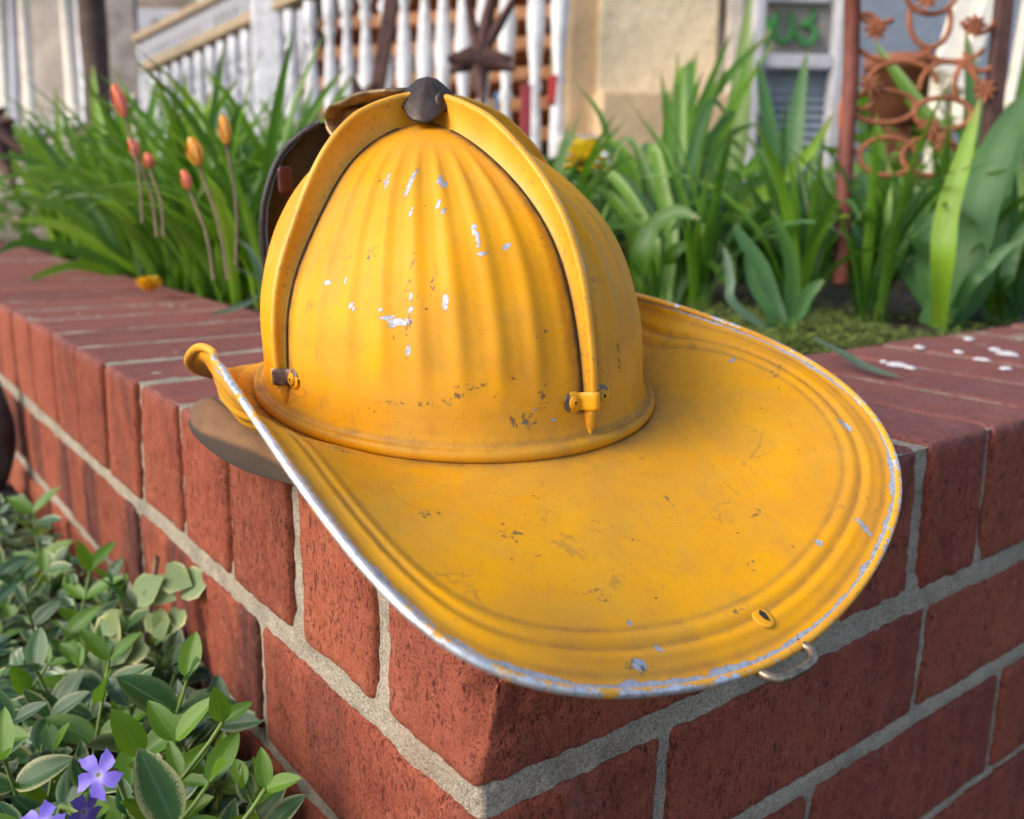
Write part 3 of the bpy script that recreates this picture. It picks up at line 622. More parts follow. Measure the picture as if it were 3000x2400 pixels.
def front_piece():
    out = [(-8, 112), (-17, 106), (-27, 95), (-33, 83), (-37, 70), (-38.5, 58), (-38.5, 45), (-36, 30), (-28, 18), (-18, 9), (0, 5)]
    L = [(y, z) for y, z in out]; n = 7; V = []; rows = []
    for y, z in L:
        for j in range(n): s = j/(n-1); yy = y*(1-2*s); rows.append((yy, z))
    for side in (0, 1):
        for yy, z in rows: x = -.1125-.004*math.sin(z/118*PI)+yy*yy*.0000022+(.0 if side else -.0038); V.append((x+(.00 if z < 100 else (z-100)*.0006), yy/1000, z/1000))
    m = len(L); F = grid(m, n); F += [tuple(i+m*n for i in f[::-1]) for f in grid(m, n)]
    ring = [i*n for i in range(m)]+[(m-1)*n+j for j in range(1, n)]+[i*n+n-1 for i in range(m-2, -1, -1)]+[j for j in range(n-2, 0, -1)]
    for a, b in zip(ring, ring[1:]+ring[:1]): F.append((a, b, b+m*n, a+m*n))
    o = obj('leather_front_piece', V, F, M_LEATHER, HEL); bevel(o, .0012, 2)
    # stitched welt round the edge
    pts = [(-.1145-.004*math.sin(z/118*PI)+(.0 if z < 100 else (z-100)*.0006), y/1000, z/1000) for y, z in catmull([np.array(p) for p in L], 40)]
    V, F = tube(pts, .0022, 8); obj('leather_welt', V, F, M_LEATHER, o)
    V, F = box((-.1085, -.029, .084), (.004, .008, .014)); bevel(obj('leather_tab', V, F, M_REDLEATHER, o, False), .002)
front_piece()
# rivet and hanging ring at the tail of the brim
def tail():
    c = rim(0); b = np.array([.1822, .0056, -.0405]); V = []; n = 24
    for rr, h in ((4.1, -.4), (3.9, .3), (3.2, .5), (1.5, .55), (.05, .55)):
        for k in range(n): q = 2*PI*k/n; V.append(b+np.array([rr*math.cos(q)*1.05, rr*math.sin(q), h-rr*math.cos(q)*.35])/1000+np.array([0, 0, .0011]))
    me = mesh('brim_rivet', V, grid(5, n, False, True), MP); P = np.array(V)-b; k = np.abs(P[:, 1]*1000+.3)-.9+np.clip(np.abs(P[:, 0]*1000)-2.4, 0, 9); attr(me, 'stain', [9.]*len(V)); attr(me, 'grime', [.8]*n+[.1]*(4*n)); attr(me, 'chip', [9.]*len(V)); o = link('brim_rivet', me, HEL)
    V = [b+np.array(p)/1000 for p in ((-2.6, .9, 2.7), (-.6, 1.9, 2.0), (2.8, .6, .85), (1.2, -.7, 1.4), (-1.2, -.9, 2.2))]; obj('bare_patch', V+[tuple(np.array(v)-np.array([0, 0, .0004])) for v in V], [(0, 1, 2, 3, 4), (9, 8, 7, 6, 5)]+[(i, (i+1) % 5, (i+1) % 5+5, i+5) for i in range(5)], M_DARKMETAL, o, False)
    P = [c+np.array(p)/1000 for p in ((-7, -11, -1.5), (1, -11, -1.8), (5.6, -9.5, -2.2), (7.6, -4, -2.4), (8.2, 3, -2.0), (7.6, 9, -1.4), (4.6, 12.2, -.8), (0, 12.4, -.8), (-6, 11.5, -.8))]
    pts = catmull(P, 60); V, F = tube(pts, .0017, 12); obj('hanging_ring', V, F, M_STEEL, HEL)
tail()
# felt lined head band inside and the turned-out ear flap of brown cord
def liner():
    V = []; n = 96; rows = 6
    for i in range(rows):
        s = i/(rows-1)
        for k in range(n):
            th = 2*PI*k/n; p = np.array([A_*.86*math.cos(th), B_*.86*math.sin(th), .03]); wz = h2w(p)[2]; drop = (wz-.0012)/HR[2][2] if math.cos(th) < .75 else .03
            V.append(p-np.array([0, 0, drop*s]))
    o = obj('head_band', V, grid(rows, n, False, True), M_LEATHER, HEL); m = o.modifiers.new('t', 'SOLIDIFY'); m.thickness = .002
liner()
def flap():
    T = [(404, 872), (420, 848), (448, 838), (485, 866), (530, 902), (575, 925), (625, 950), (680, 975)]
    Mi = [(404, 876), (412, 893), (432, 908), (475, 922), (525, 940), (575, 962), (625, 990), (680, 1010)]
    Bo = [(405, 880), (418, 900), (440, 930), (472, 962), (515, 985), (560, 999), (612, 1006), (680, 1025)]
    dT = [.428, .424, .418, .408, .398, .390, .380, .370]; n = 60
    cT, cM, cB = [], [], []
    for i in range(8):
        cT.append(at(*T[i], dT[i]+.004)); cM.append(at(*Mi[i], dT[i]-.012)); cB.append(at(*Bo[i], dT[i]-.002))
    for c in (cT, cM, cB):
        for i, p in enumerate(c):
            if p[0] > -.0045 and p[2] < .004: p[0] = -.0045
    cT, cM, cB = catmull(cT, n), catmull(cM, n), catmull(cB, n); V = []; rib = []; hem_shade = []; rows = 17
    for i in range(n+1):
        a, b, c = cT[i], cM[i], cB[i]
        for j in range(rows):
            s = j/(rows-1)
            if s < .5: u = s*2; p = a*(1-u)+b*u; bow = math.sin(u*PI)*.0025; p = p+np.array([-.2, -.1, 1])*bow
            else: u = (s-.5)*2; p = b*(1-u)+c*u; bow = math.sin(u*PI)*.0030; p = p+np.array([-.5, -.3, -.9])*bow
            V.append(w2h(p)); rib.append(i/n*150+s*3); hem_shade.append(max(0, 1-min(j, rows-1-j)/2.2)*.8 if j < 2 or j > rows-3 else (.85 if s > .53 else 0))  # dark edge hem, and the underside's shade painted over the lower half
    me = mesh('ear_flap', V, grid(n+1, rows), MC); attr(me, 'rib', rib); attr(me, 'hem_shade', hem_shade); o = link('ear_flap', me, HEL); m = o.modifiers.new('t', 'SOLIDIFY'); m.thickness = .0022; m.offset = 0
    s = o.modifiers.new('s', 'SUBSURF'); s.levels = s.render_levels = 1
flap()

# ================================================================== strap-leaved plants
def blade_mesh(P, wid, fold=.25, twist=0., mat=None, n=16, taper=.75, wd=None, base_w=.7):
    """strap leaf along the points P; wid is the full width"""
    pts = catmull(P, n); V = []; U = []; Vv = []
    for i, p in enumerate(pts):
        s = i/n; a = pts[max(i-1, 0)]; b = pts[min(i+1, n)]; t = b-a; t /= max(np.linalg.norm(t), 1e-9)
        side = np.cross(t, wd if wd is not None else np.array([0, 0, 1.])); 
        if np.linalg.norm(side) < .15: side = np.cross(t, CF)
        side /= np.linalg.norm(side); up = np.cross(side, t)
        if twist: q = twist*s; side, up = side*math.cos(q)+up*math.sin(q), up*math.cos(q)-side*math.sin(q)
        w_ = wid/2*(base_w+(1-base_w)*min(1, s*3))*(max(1-((s-taper*.4)/(1-taper*.4))**2.2, 0) if s > taper*.4 else 1)**.8+.0002
        for k, (x, z) in enumerate(((-1, 1), (-.5, .35), (0, 0), (.5, .35), (1, 1))): V.append(p+side*x*w_+up*z*w_*fold); U.append(x); Vv.append(s)
    me = mesh('leaf', V, grid(n+1, 5), mat); attr(me, 'u', U); attr(me, 'v', Vv); return me
def face_cam(): return -CF
def traced_plant(name, label, cat, bpx, blades, group=None):
    """bpx: where the foot stands in the photograph (on the soil, or hidden by what is in front)"""
    base = on_plane(*bpx, 2, -.012); base[0] = max(base[0], .225); base[1] = max(base[1], .225); d0 = np.dot(base-CAM, CF); ref = np.mean([b[3][0] for b in blades])
    root = empty(name, tuple(base), label=label, cat=cat, group=group)
    for (P, wpx, mat, dd) in blades:
        m = len(P); ds = np.linspace(dd[0], dd[1], m)*d0/ref
        pts = [at(px, py, d) for (px, py), d in zip(P, ds)]; pts[0] = base+np.array([random.uniform(-.010, .010), random.uniform(-.010, .010), 0]); wid = wpx/PX*float(np.mean(ds))
        mid = pts[m//2]; v = (mid-CAM)/np.linalg.norm(mid-CAM); tilt = random.uniform(-.5, .5)
        nrm = -v+np.array([0, 0, 1])*.45+CR*tilt
        me = blade_mesh([p-base for p in pts], wid, .22, 0, mat, 20, wd=nrm); link('leaf', me, root)
    return root
def clump(name, label, cat, base, nleaf, length, width, mat, spread=(.25, 1.1), group=None, az=None, n=12, droop=1., seedv=0):
    rs = random.Random(seedv); base = np.array(base); base[0] = max(base[0], .225); base[1] = max(base[1], .225); root = empty(name, tuple(base), label=label, cat=cat, group=group)
    for i in range(nleaf):
        a = rs.uniform(0, 2*PI) if az is None else rs.uniform(*az); lean = rs.uniform(*spread); L = length*rs.uniform(.65, 1.1)
        d = np.array([math.cos(a), math.sin(a), 0]); P = []; x = z = 0; ang = lean*.35; m = 6
        off = np.array([rs.uniform(-.012, .012), rs.uniform(-.012, .012), 0])
        for k in range(m): P.append(off+d*x+np.array([0, 0, z])); ang += lean*droop*(.16+.12*k)*.9; ang_ = min(ang, 2.4); x += math.sin(ang_)*L/(m-1); z += math.cos(ang_)*L/(m-1)
        me = blade_mesh(P, width*rs.uniform(.7, 1.15), rs.uniform(.2, .45), rs.uniform(-.9, .9), rs.choice(mat) if isinstance(mat, list) else mat, n)
        link('leaf', me, root)
    return root
def soil(px, py, z=-.01): return on_plane(px, py, 2, z)
# --- recognisable leaves right of the helmet (traced), clump A
bA = (1395, 640)
D = L_DAY; K = L_DARK
traced_plant('daylily_clump', 'large daylily clump of arching green blades directly right of the helmet crown', 'plant', bA, [
    ([(1400, 660), (1398, 500), (1440, 300), (1530, 165), (1629, 63)], 34, K, (.60, .66)),
    ([(1410, 660), (1500, 497), (1600, 415), (1704, 322), (1757, 235)], 34, L_IRISY, (.60, .60)),
    ([(1350, 660), (1345, 570), (1375, 480), (1425, 448), (1475, 462)], 44, K, (.56, .52)),
    ([(1385, 650), (1440, 540), (1520, 490), (1650, 505), (1760, 528)], 42, K, (.58, .60)),
    ([(1400, 660), (1460, 540), (1545, 470), (1640, 445), (1700, 440)], 26, L_IRIS, (.60, .66)),
    ([(1390, 660), (1400, 520), (1450, 400), (1530, 290), (1600, 258)], 26, D, (.62, .70)),
    ([(1380, 660), (1390, 480), (1420, 330), (1455, 200), (1466, 105)], 22, D, (.60, .70)),
    ([(1370, 650), (1340, 500), (1300, 390), (1250, 320), (1190, 275)], 20, D, (.62, .72)),
    ([(1375, 650), (1330, 480), (1290, 330), (1262, 240), (1215, 180)], 17, K, (.62, .74)),
    ([(1380, 650), (1350, 470), (1330, 350), (1290, 300), (1250, 290)], 24, D, (.60, .68)),
    ([(1385, 650), (1380, 520), (1350, 400), (1310, 330), (1262, 300)], 18, K, (.60, .68)),
    ([(1390, 650), (1410, 470), (1470, 330), (1530, 250), (1560, 225)], 24, K, (.60, .70)),
    ([(1395, 650), (1470, 520), (1560, 410), (1650, 350), (1740, 337)], 26, D, (.60, .66)),
    ([(1400, 650), (1450, 450), (1500, 300), (1560, 180), (1575, 90)], 24, D, (.62, .74)),
    ([(1380, 650), (1370, 560), (1390, 420), (1430, 350), (1450, 300)], 22, L_IRISY, (.60, .66)),
    ([(1380, 655), (1310, 560), (1230, 460), (1180, 420), (1140, 400)], 22, K, (.62, .72)),
    ([(1390, 655), (1420, 520), (1500, 400), (1600, 350), (1660, 370)], 22, D, (.60, .60)),
    ([(1385, 655), (1400, 560), (1440, 520), (1500, 560), (1530, 600)], 26, D, (.57, .54)),
    ([(1370, 655), (1345, 600), (1330, 500), (1318, 430), (1290, 380)], 20, L_IRISY, (.60, .66)),
    ([(1390, 655), (1430, 560), (1500, 500), (1580, 480), (1650, 500)], 30, D, (.58, .60))])
r_ = random.Random(21)
more = []
for k in range(30):
    tx = r_.uniform(1120, 1760); sx = 1395+r_.uniform(-30, 60); reach = (tx-sx); ty = r_.uniform(180, 420)+abs(reach)*.25; my = min(ty, 430)-r_.uniform(0, 60)+abs(reach)*.05
    more.append(([(sx, 660), (sx+reach*.18, 560-r_.uniform(0, 60)), (sx+reach*.45, (560+my)/2-30), (sx+reach*.75, my), (tx, ty+r_.uniform(-20, 50))], r_.uniform(16, 30), r_.choice([K, K, D, L_IRIS, D]), (.60, r_.uniform(.62, .78))))
for k in range(12):
    sx = 1395+r_.uniform(-20, 80); tx = r_.uniform(1380, 1660); ty = r_.uniform(50, 210)
    more.append(([(sx, 660), (sx+(tx-sx)*.12, 500), (sx+(tx-sx)*.35, 360), (sx+(tx-sx)*.65, (ty+360)/2-10), (tx, ty)], r_.uniform(18, 30), r_.choice([K, D, D, L_IRISY]), (.62, r_.uniform(.68, .80))))
traced_plant('daylily_clump', 'second dense daylily clump arching wide behind the brim from helmet to rusty post', 'plant', (1400, 655), more)
bP = (1520, 600)
traced_plant('pale_iris', 'tall pale yellow-green iris leaf pair rising to the top edge behind the dark daylily blades', 'plant', bP, [
    ([(1500, 600), (1520, 420), (1545, 260), (1562, 120), (1584, -40)], 42, L_PALE, (.72, .78)), ([(1515, 600), (1535, 430), (1560, 300), (1572, 180), (1590, 60)], 30, L_PALE, (.73, .80)),
    ([(1540, 600), (1550, 470), (1600, 330), (1640, 290), (1700, 268)], 20, D, (.74, .84))])
bD = (1715, 600)
traced_plant('bowed_iris', 'iris with a blade bowed flat to the right in front of the rusty post', 'plant', bD, [
    ([(1700, 560), (1712, 528), (1800, 532), (1900, 512), (1962, 497)], 34, L_IRIS, (.62, .60)), ([(1700, 600), (1690, 480), (1660, 400), (1610, 420), (1560, 450)], 26, L_IRIS, (.66, .66)),
    ([(1720, 600), (1720, 500), (1760, 460), (1790, 445), (1840, 440)], 26, K, (.66, .68)), ([(1730, 600), (1745, 480), (1800, 400), (1900, 385), (1960, 380)], 24, L_IRIS, (.66, .72)),
    ([(1735, 610), (1730, 520), (1780, 420), (1850, 400), (1900, 372)], 26, L_IRIS, (.68, .76))])
bB = (1645, 712)
traced_plant('small_iris', 'young iris fan with blue-green leaves growing beside the helmet brim', 'plant', bB, [
    ([(1640, 712), (1630, 640), (1600, 560), (1560, 500), (1545, 470)], 34, L_IRIS, (.62, .62)), ([(1650, 712), (1665, 650), (1665, 560), (1640, 480), (1622, 440)], 34, K, (.62, .64)),
    ([(1655, 712), (1680, 660), (1700, 620), (1720, 600), (1735, 590)], 28, L_IRIS, (.61, .60)), ([(1645, 712), (1620, 660), (1590, 610), (1575, 560), (1568, 540)], 26, L_IRIS, (.61, .60)),
    ([(1550, 700), (1545, 640), (1538, 590), (1530, 540), (1522, 520)], 18, L_TULIP, (.60, .60))])
bC = (1690, 640)
traced_plant('blue_green_iris', 'iris with three broad blue-green upright leaves in front of the grey shutter', 'plant', bC, [
    ([(1690, 660), (1680, 520), (1665, 400), (1680, 230), (1700, 105)], 46, L_IRIS, (.76, .80)), ([(1690, 660), (1650, 500), (1632, 360), (1610, 220), (1594, 125)], 44, L_IRIS, (.76, .80)),
    ([(1710, 660), (1740, 560), (1750, 470), (1735, 400), (1725, 330)], 42, K, (.76, .78)), ([(1700, 660), (1700, 560), (1720, 470), (1760, 410), (1800, 300)], 34, D, (.76, .78)),
    ([(1680, 660), (1600, 560), (1530, 500), (1490, 470), (1440, 465)], 30, K, (.74, .74))])
bE = (1985, 690)
traced_plant('great_iris', 'biggest iris fan with wide bright leaves at the right edge of the wall', 'plant', bE, [
    ([(1975, 700), (1985, 560), (1995, 450), (2030, 330), (2064, 205)], 50, L_IRISY, (.59, .58)), ([(1995, 700), (2025, 560), (2062, 430), (2112, 290), (2180, 170)], 92, L_IRIS, (.61, .62)),
    ([(1965, 700), (1958, 600), (1950, 500), (1945, 440), (1925, 390)], 52, L_IRIS, (.63, .66)), ([(1985, 690), (2010, 560), (2012, 370), (1930, 220), (1838, 85)], 50, D, (.64, .74)),
    ([(1990, 690), (2020, 560), (2035, 400), (2050, 220), (2033, 60)], 56, L_IRIS, (.66, .74)), ([(2010, 700), (2060, 600), (2100, 460), (2130, 330), (2180, 150)], 56, L_IRIS, (.64, .66)),
    ([(1970, 700), (1930, 600), (1890, 530), (1850, 450), (1826, 415)], 40, L_IRIS, (.64, .68)), ([(2000, 700), (2040, 600), (2080, 560), (2110, 530), (2156, 500)], 30, L_IRIS, (.60, .58)),
    ([(1980, 700), (1930, 560), (1880, 440), (1850, 330), (1846, 240)], 46, D, (.66, .72)), ([(2010, 690), (2080, 540), (2110, 400), (2150, 220), (2170, 60)], 44, K, (.70, .78)),
    ([(1990, 700), (2000, 620), (1985, 560), (1940, 520), (1905, 500)], 34, K, (.63, .63))])
bF = (2120, 668)
traced_plant('edge_iris', 'iris leaves bending in from the right edge beside the biggest iris', 'plant', bF, [
    ([(2110, 690), (2120, 600), (2130, 540), (2160, 480), (2220, 430)], 30, L_IRIS, (.60, .58)), ([(2150, 700), (2140, 600), (2110, 520), (2090, 400), (2100, 300)], 44, L_IRIS, (.68, .72)),
    ([(2160, 700), (2150, 560), (2140, 400), (2120, 280), (2080, 180)], 40, D, (.72, .78)), ([(2080, 680), (2080, 580), (2060, 480), (2040, 420), (2000, 400)], 40, K, (.70, .72))])
# --- the left bank: daylilies behind the left arm
bL = (255, 595)
bl = []
for (tip, mids, wpx, mt, dd) in [((195, 135), [(245, 450), (215, 300), (200, 210)], 26, L_IRISY, (.92, .96)), ((0, 330), [(235, 500), (150, 410), (70, 340)], 26, D, (.92, .88)), ((0, 420), [(235, 520), (150, 450), (60, 420)], 26, D, (.92, .86)),
        ((20, 470), [(230, 540), (160, 490), (80, 465)], 26, L_IRISY, (.9, .84)), ((50, 598), [(220, 570), (160, 560), (100, 575)], 24, D, (.9, .82)), ((330, 160), [(270, 450), (300, 320), (320, 230)], 24, D, (.92, 1.0)),
        ((395, 330), [(265, 500), (310, 400), (350, 350)], 22, K, (.92, .95)), ((290, 200), [(250, 450), (255, 330), (270, 250)], 24, K, (.95, 1.05)), ((130, 230), [(240, 480), (190, 370), (150, 290)], 26, D, (.92, .96)),
        ((60, 250), [(235, 490), (160, 390), (100, 310)], 24, K, (.92, .95)), ((380, 430), [(270, 520), (310, 450), (345, 420)], 22, D, (.9, .9)), ((220, 260), [(250, 480), (240, 390), (230, 310)], 28, L_IRISY, (.9, .95)),
        ((-20, 540), [(220, 550), (120, 520), (40, 515)], 24, K, (.9, .8)), ((90, 420), [(240, 520), (190, 440), (140, 400)], 24, K, (.9, .9))]:
    bl.append(([(255, 610)]+mids+[tip], wpx, mt, dd))
traced_plant('daylily_clump', 'bright daylily fan with its pale base at the left end of the wall top', 'plant', bL, bl)
bM = (560, 600)
bl = []
for (tip, mids, wpx, mt, dd) in [((455, 195), [(560, 480), (540, 360), (510, 270)], 40, K, (.95, 1.05)), ((350, 165), [(545, 470), (500, 340), (430, 240)], 34, D, (.95, 1.05)), ((545, 205), [(600, 480), (640, 400), (600, 290)], 36, K, (.95, 1.08)), ((400, 280), [(560, 500), (520, 400), (460, 320)], 34, D, (.95, 1.0)),
        ((660, 175), [(590, 480), (610, 360), (640, 250)], 26, K, (.98, 1.1)), ((745, 150), [(600, 480), (650, 330), (700, 230)], 26, D, (.98, 1.12)), ((560, 245), [(575, 480), (570, 400), (565, 320)], 30, D, (.95, 1.0)), ((480, 440), [(560, 560), (530, 490), (505, 450)], 26, K, (.95, .9)),
        ((330, 380), [(530, 520), (460, 430), (400, 380)], 26, D, (.95, .95)), ((640, 330), [(575, 520), (590, 440), (615, 370)], 28, K, (.95, .98)), ((500, 330), [(560, 520), (540, 440), (520, 380)], 26, L_IRISY, (.95, .96)), ((300, 250), [(530, 500), (440, 370), (360, 280)], 26, K, (.98, 1.02)),
        ((620, 250), [(570, 500), (590, 400), (610, 310)], 24, D, (.97, 1.05)), ((430, 150), [(550, 480), (520, 320), (470, 210)], 20, D, (1., 1.12))]:
    bl.append(([(560, 640)]+mids+[tip], wpx, mt, dd))
traced_plant('daylily_clump', 'dark green daylily clump behind the pink tulip buds left of the helmet', 'plant', bM, bl)
GB = 'daylily clumps filling the planter behind the left wall'
spots = [(60, 560, 1.05), (20, 500, 1.3), (140, 520, 1.2), (330, 520, 1.2), (430, 500, 1.15), (300, 430, 1.5), (480, 420, 1.4), (640, 470, 1.2), (180, 430, 1.55), (600, 400, 1.6), (80, 420, 1.6), (390, 380, 1.75), (760, 430, 1.5), (870, 430, 1.4), (560, 540, 1.0), (430, 560, 1.0), (120, 570, .98)]
for i, (px, py, d) in enumerate(spots):
    p = at(px, py, d); p[2] = -.015
    clump('daylily_clump', ['nearest left daylily with leaves lying over the wall top edge', 'daylily at the far left edge under the white railing panel', 'daylily left of the fan with the pale base', 'daylily just left of the tulip patch', 'daylily behind the tallest orange-tipped tulip', 'tallish daylily under the far stair rail', 'daylily between the tulips and the stair newel', 'dense daylily left of the leather front piece', 'far daylily at the foot of the dark tree trunk', 'far daylily under the newel post', 'farthest-left daylily at the back of the bed', 'farthest daylily of the bed, beneath the stair railing', 'daylily behind the left comb of the helmet', 'daylily hidden mostly behind the helmet crown', 'daylily close to the wall, touching the helmet side', 'daylily growing among the grey-green tulip foliage', 'daylily close behind the fallen orange blossom'][i], 'plant', p, 24, .29, .0145, [L_DAY, L_DARK, L_DAY, L_IRISY], (.15, .85), GB, seedv=i)
GR = 'strap-leaved clumps behind the right wall'
for i, (px, py, d) in enumerate([(1700, 470, 1.0), (1850, 480, 1.06), (1150, 470, 1.1), (1480, 470, 1.05), (1640, 450, 1.15), (1250, 430, 1.4), (1850, 480, 1.0), (2000, 470, 1.05), (2130, 480, 1.0), (1960, 420, 1.35), (1560, 420, 1.4)]):
    p = at(px, py, d); p[2] = -.015
    clump('daylily_clump', 'strap-leaved clump %s' % ['low in front of the blue-green iris', 'low at the foot of the rusty post', 'behind the top of the helmet', 'at the foot of the porch post', 'in front of the louvred door', 'at the foot of the cream pier', 'behind the foot of the rusty post', 'low behind the biggest iris', 'at the right edge behind the irises', 'behind the rings of the rusty panel', 'far back before the door stile'][i], 'plant', p, 22, .25, .0125, [L_DAY, L_DARK, L_IRIS, L_DARK], (.15, .95), GR, seedv=50+i)
# grey-green tulip leaves and the tulips
def tulip(px, py, hpx, wpx, base, d, lean, col, label, n=6):
    hd = at(px, py+4, d); H = hpx/PX*d*.95; W = wpx/PX*d*.74; b = at(base[0], base[1], d*.985); root = empty('tulip', tuple(b), label=label, cat='tulip', group='species tulips left of the helmet')
    mid = (hd+b)/2+CR*.004; V, F = tube([p-b for p in catmull([b, mid, hd], 14)], .0011, 6); obj('stem', V, F, M_PSTEM, root)
    up = (CU*math.cos(lean)+CR*math.sin(lean)); side = np.cross(up, CF); 
    for k in range(n):
        q = 2*PI*k/n; r_ = side*math.cos(q)+CF*math.sin(q)*1.0; tg = np.cross(up, r_); V = []; U = []; Vv = []; m = 9; inner = .86 if k % 2 else 1
        for i in range(m):
            s = i/(m-1); rad = W/2*inner*(math.sin(min(1, s*1.25+.12)*PI*.62)**.8)*(1-.42*max(0, s-.5)*2); w_ = W*.40*math.sin(min(1, s*1.0+.06)*PI)**.7*(1 if s < .97 else .3)
            for x in (-1, -.4, .4, 1): V.append(hd+up*(s*H)+r_*(rad-abs(x)*w_*.25)+tg*x*w_-b); U.append(x); Vv.append(s)
        me = mesh('petal', V, grid(m, 4), col); attr(me, 'u', U); attr(me, 'v', Vv); link('petal', me, root)
    return root
def petal_mat(name, c1, c2, edge):
    m = M(name); v = m.attr('v'); u = m.math('ABSOLUTE', m.attr('u')); c = m.mix(v, c1, c2); c = m.mix(m.ramp(m.math('ADD', u, m.math('MULTIPLY', m.noise(120, 3), .4)), [(.75, 0), (1.2, .9)]), c, edge); return m.set(color=c, rough=.45, Subsurface_Weight=.1, Subsurface_Scale=.003)
PT_P = petal_mat('pink_petal', (.72, .070, .10), (.82, .17, .08), (.88, .34, .12)); PT_O = petal_mat('orange_petal', (.70, .11, .05), (.90, .32, .03), (.92, .58, .04))
tulip(262, 243, 78, 38, (300, 470), .80, -.3, PT_P, 'highest pink tulip bud, at the upper left against the grey house')
tulip(290, 330, 50, 30, (330, 500), .80, -.35, PT_P, 'leftmost low pink tulip bud, below the highest one')
tulip(314, 350, 34, 34, (345, 500), .84, -.1, PT_P, 'small pink-orange tulip bud close beside the leftmost low bud')
tulip(418, 345, 66, 46, (480, 590), .74, -.25, PT_O, 'open orange and yellow tulip, widest of the buds')
tulip(477, 300, 66, 36, (497, 560), .76, -.12, PT_O, 'pink tulip with orange tip on a straight stem, nearest the helmet')
tulip(398, 395, 46, 30, (450, 590), .74, -.3, PT_P, 'lowest pink tulip bud, on a brown stem below the orange one')
for j, (px, py, d, n_, L_) in enumerate([(480, 600, .72, 12, .15), (400, 600, .78, 10, .14), (540, 610, .70, 9, .13), (330, 570, .84, 8, .13)]):
    p = at(px, py, d); p[2] = -.012
    clump('tulip_leaves', ['grey-green tulip foliage in the middle of the tulip patch', 'grey-green tulip foliage at the foot of the orange tulip', 'grey-green tulip foliage touching the helmet side', 'grey-green tulip foliage leftmost in the tulip patch'][j], 'plant', p, n_, L_, .008, L_TULIP, (.1, .8), 'tulip foliage', seedv=80+j)
# single leaves and flowers lying on the wall
def lone_leaf(name, label, P, wpx, mat, z0=.004):
    pts = [on_plane(px, py, 2, z) for px, py, z in P]; c = pts[0].copy(); d = np.dot(pts[1]-CAM, CF)
    me = blade_mesh([p-c for p in pts], wpx/PX*d*1.1, .3, .2, mat, 18, base_w=.3, wd=-CF*.9+np.array([0, 0, .8])); return tag(link(name, me, None, c), label, 'leaf')
lone_leaf('fallen_leaf', 'fallen pale blue-green leaf blade lying on the right wall top by the brim', [(1712, 712, .016), (1770, 745, .012), (1830, 778, .006), (1895, 794, .004)], 22, L_TULIP)
lone_leaf('fallen_leaf', 'narrow grey-green leaf lying on the left wall top beside the crown', [(548, 622, .016), (520, 640, .011), (480, 655, .006), (440, 664, .004)], 14, L_TULIP)
M_YEL2 = petal_mat('bright_yellow_petal', (.80, .50, .02), (.88, .68, .04), (.90, .74, .06))
M_YEL = petal_mat('yellow_petal', (.75, .32, .01), (.85, .50, .02), (.85, .55, .03))
def round_flower(name, label, px, py, d, rpx, flat, petals, stem_to=None, loc=None):
    c = at(px, py, d) if loc is None else loc; r_ = rpx/PX*d; root = empty(name, tuple(c), label=label, cat='flower'); rs = random.Random(px)
    for ring in range(4 if petals > 6 else 1):
        for k in range(petals):
            q = 2*PI*(k+.5*ring)/petals+rs.uniform(-.1, .1); dr = np.array([math.cos(q), math.sin(q), 0]); tg = np.array([-math.sin(q), math.cos(q), 0]); V = []; U = []; Vv = []; up = flat-.75*(petals > 6)+ring*.42+rs.uniform(-.1, .1)
            for i in range(7):
                s = i/6; w_ = r_*(.36 if petals > 6 else .7)*math.sin(min(1, s*.9+.1)*PI)**.6; base = dr*r_*s*math.cos(up)+np.array([0, 0, 1])*r_*s*math.sin(up)
                for x in (-1, 0, 1): V.append(base+tg*x*w_+np.array([0, 0, abs(x)*w_*.25])); U.append(x); Vv.append(s)
            me = mesh('petal', V, grid(7, 3), M_YEL2 if petals > 6 else M_YEL); attr(me, 'u', U); attr(me, 'v', Vv); link('petal', me, root)
    if stem_to is not None: V, F = tube([np.zeros(3), (stem_to-c)/2+np.array([.004, 0, 0]), stem_to-c], .0015, 6); obj('stem', V, F, M_STEM, root)
    return root
pf = on_plane(316, 618, 2, .006)
round_flower('fallen_blossom', 'small orange-yellow blossom lying on the left wall top under the daylilies', 316, 618, np.dot(pf-CAM, CF), 36, 1.0, 6, loc=pf+np.array([0, 0, .002]))
sy = at(1235, 420, 1.15); sy[2] = -.01
round_flower('yellow_flower', 'round yellow marigold flower right of the crown between leaves', 1232, 345, 1.15, 58, .55, 13, stem_to=sy)

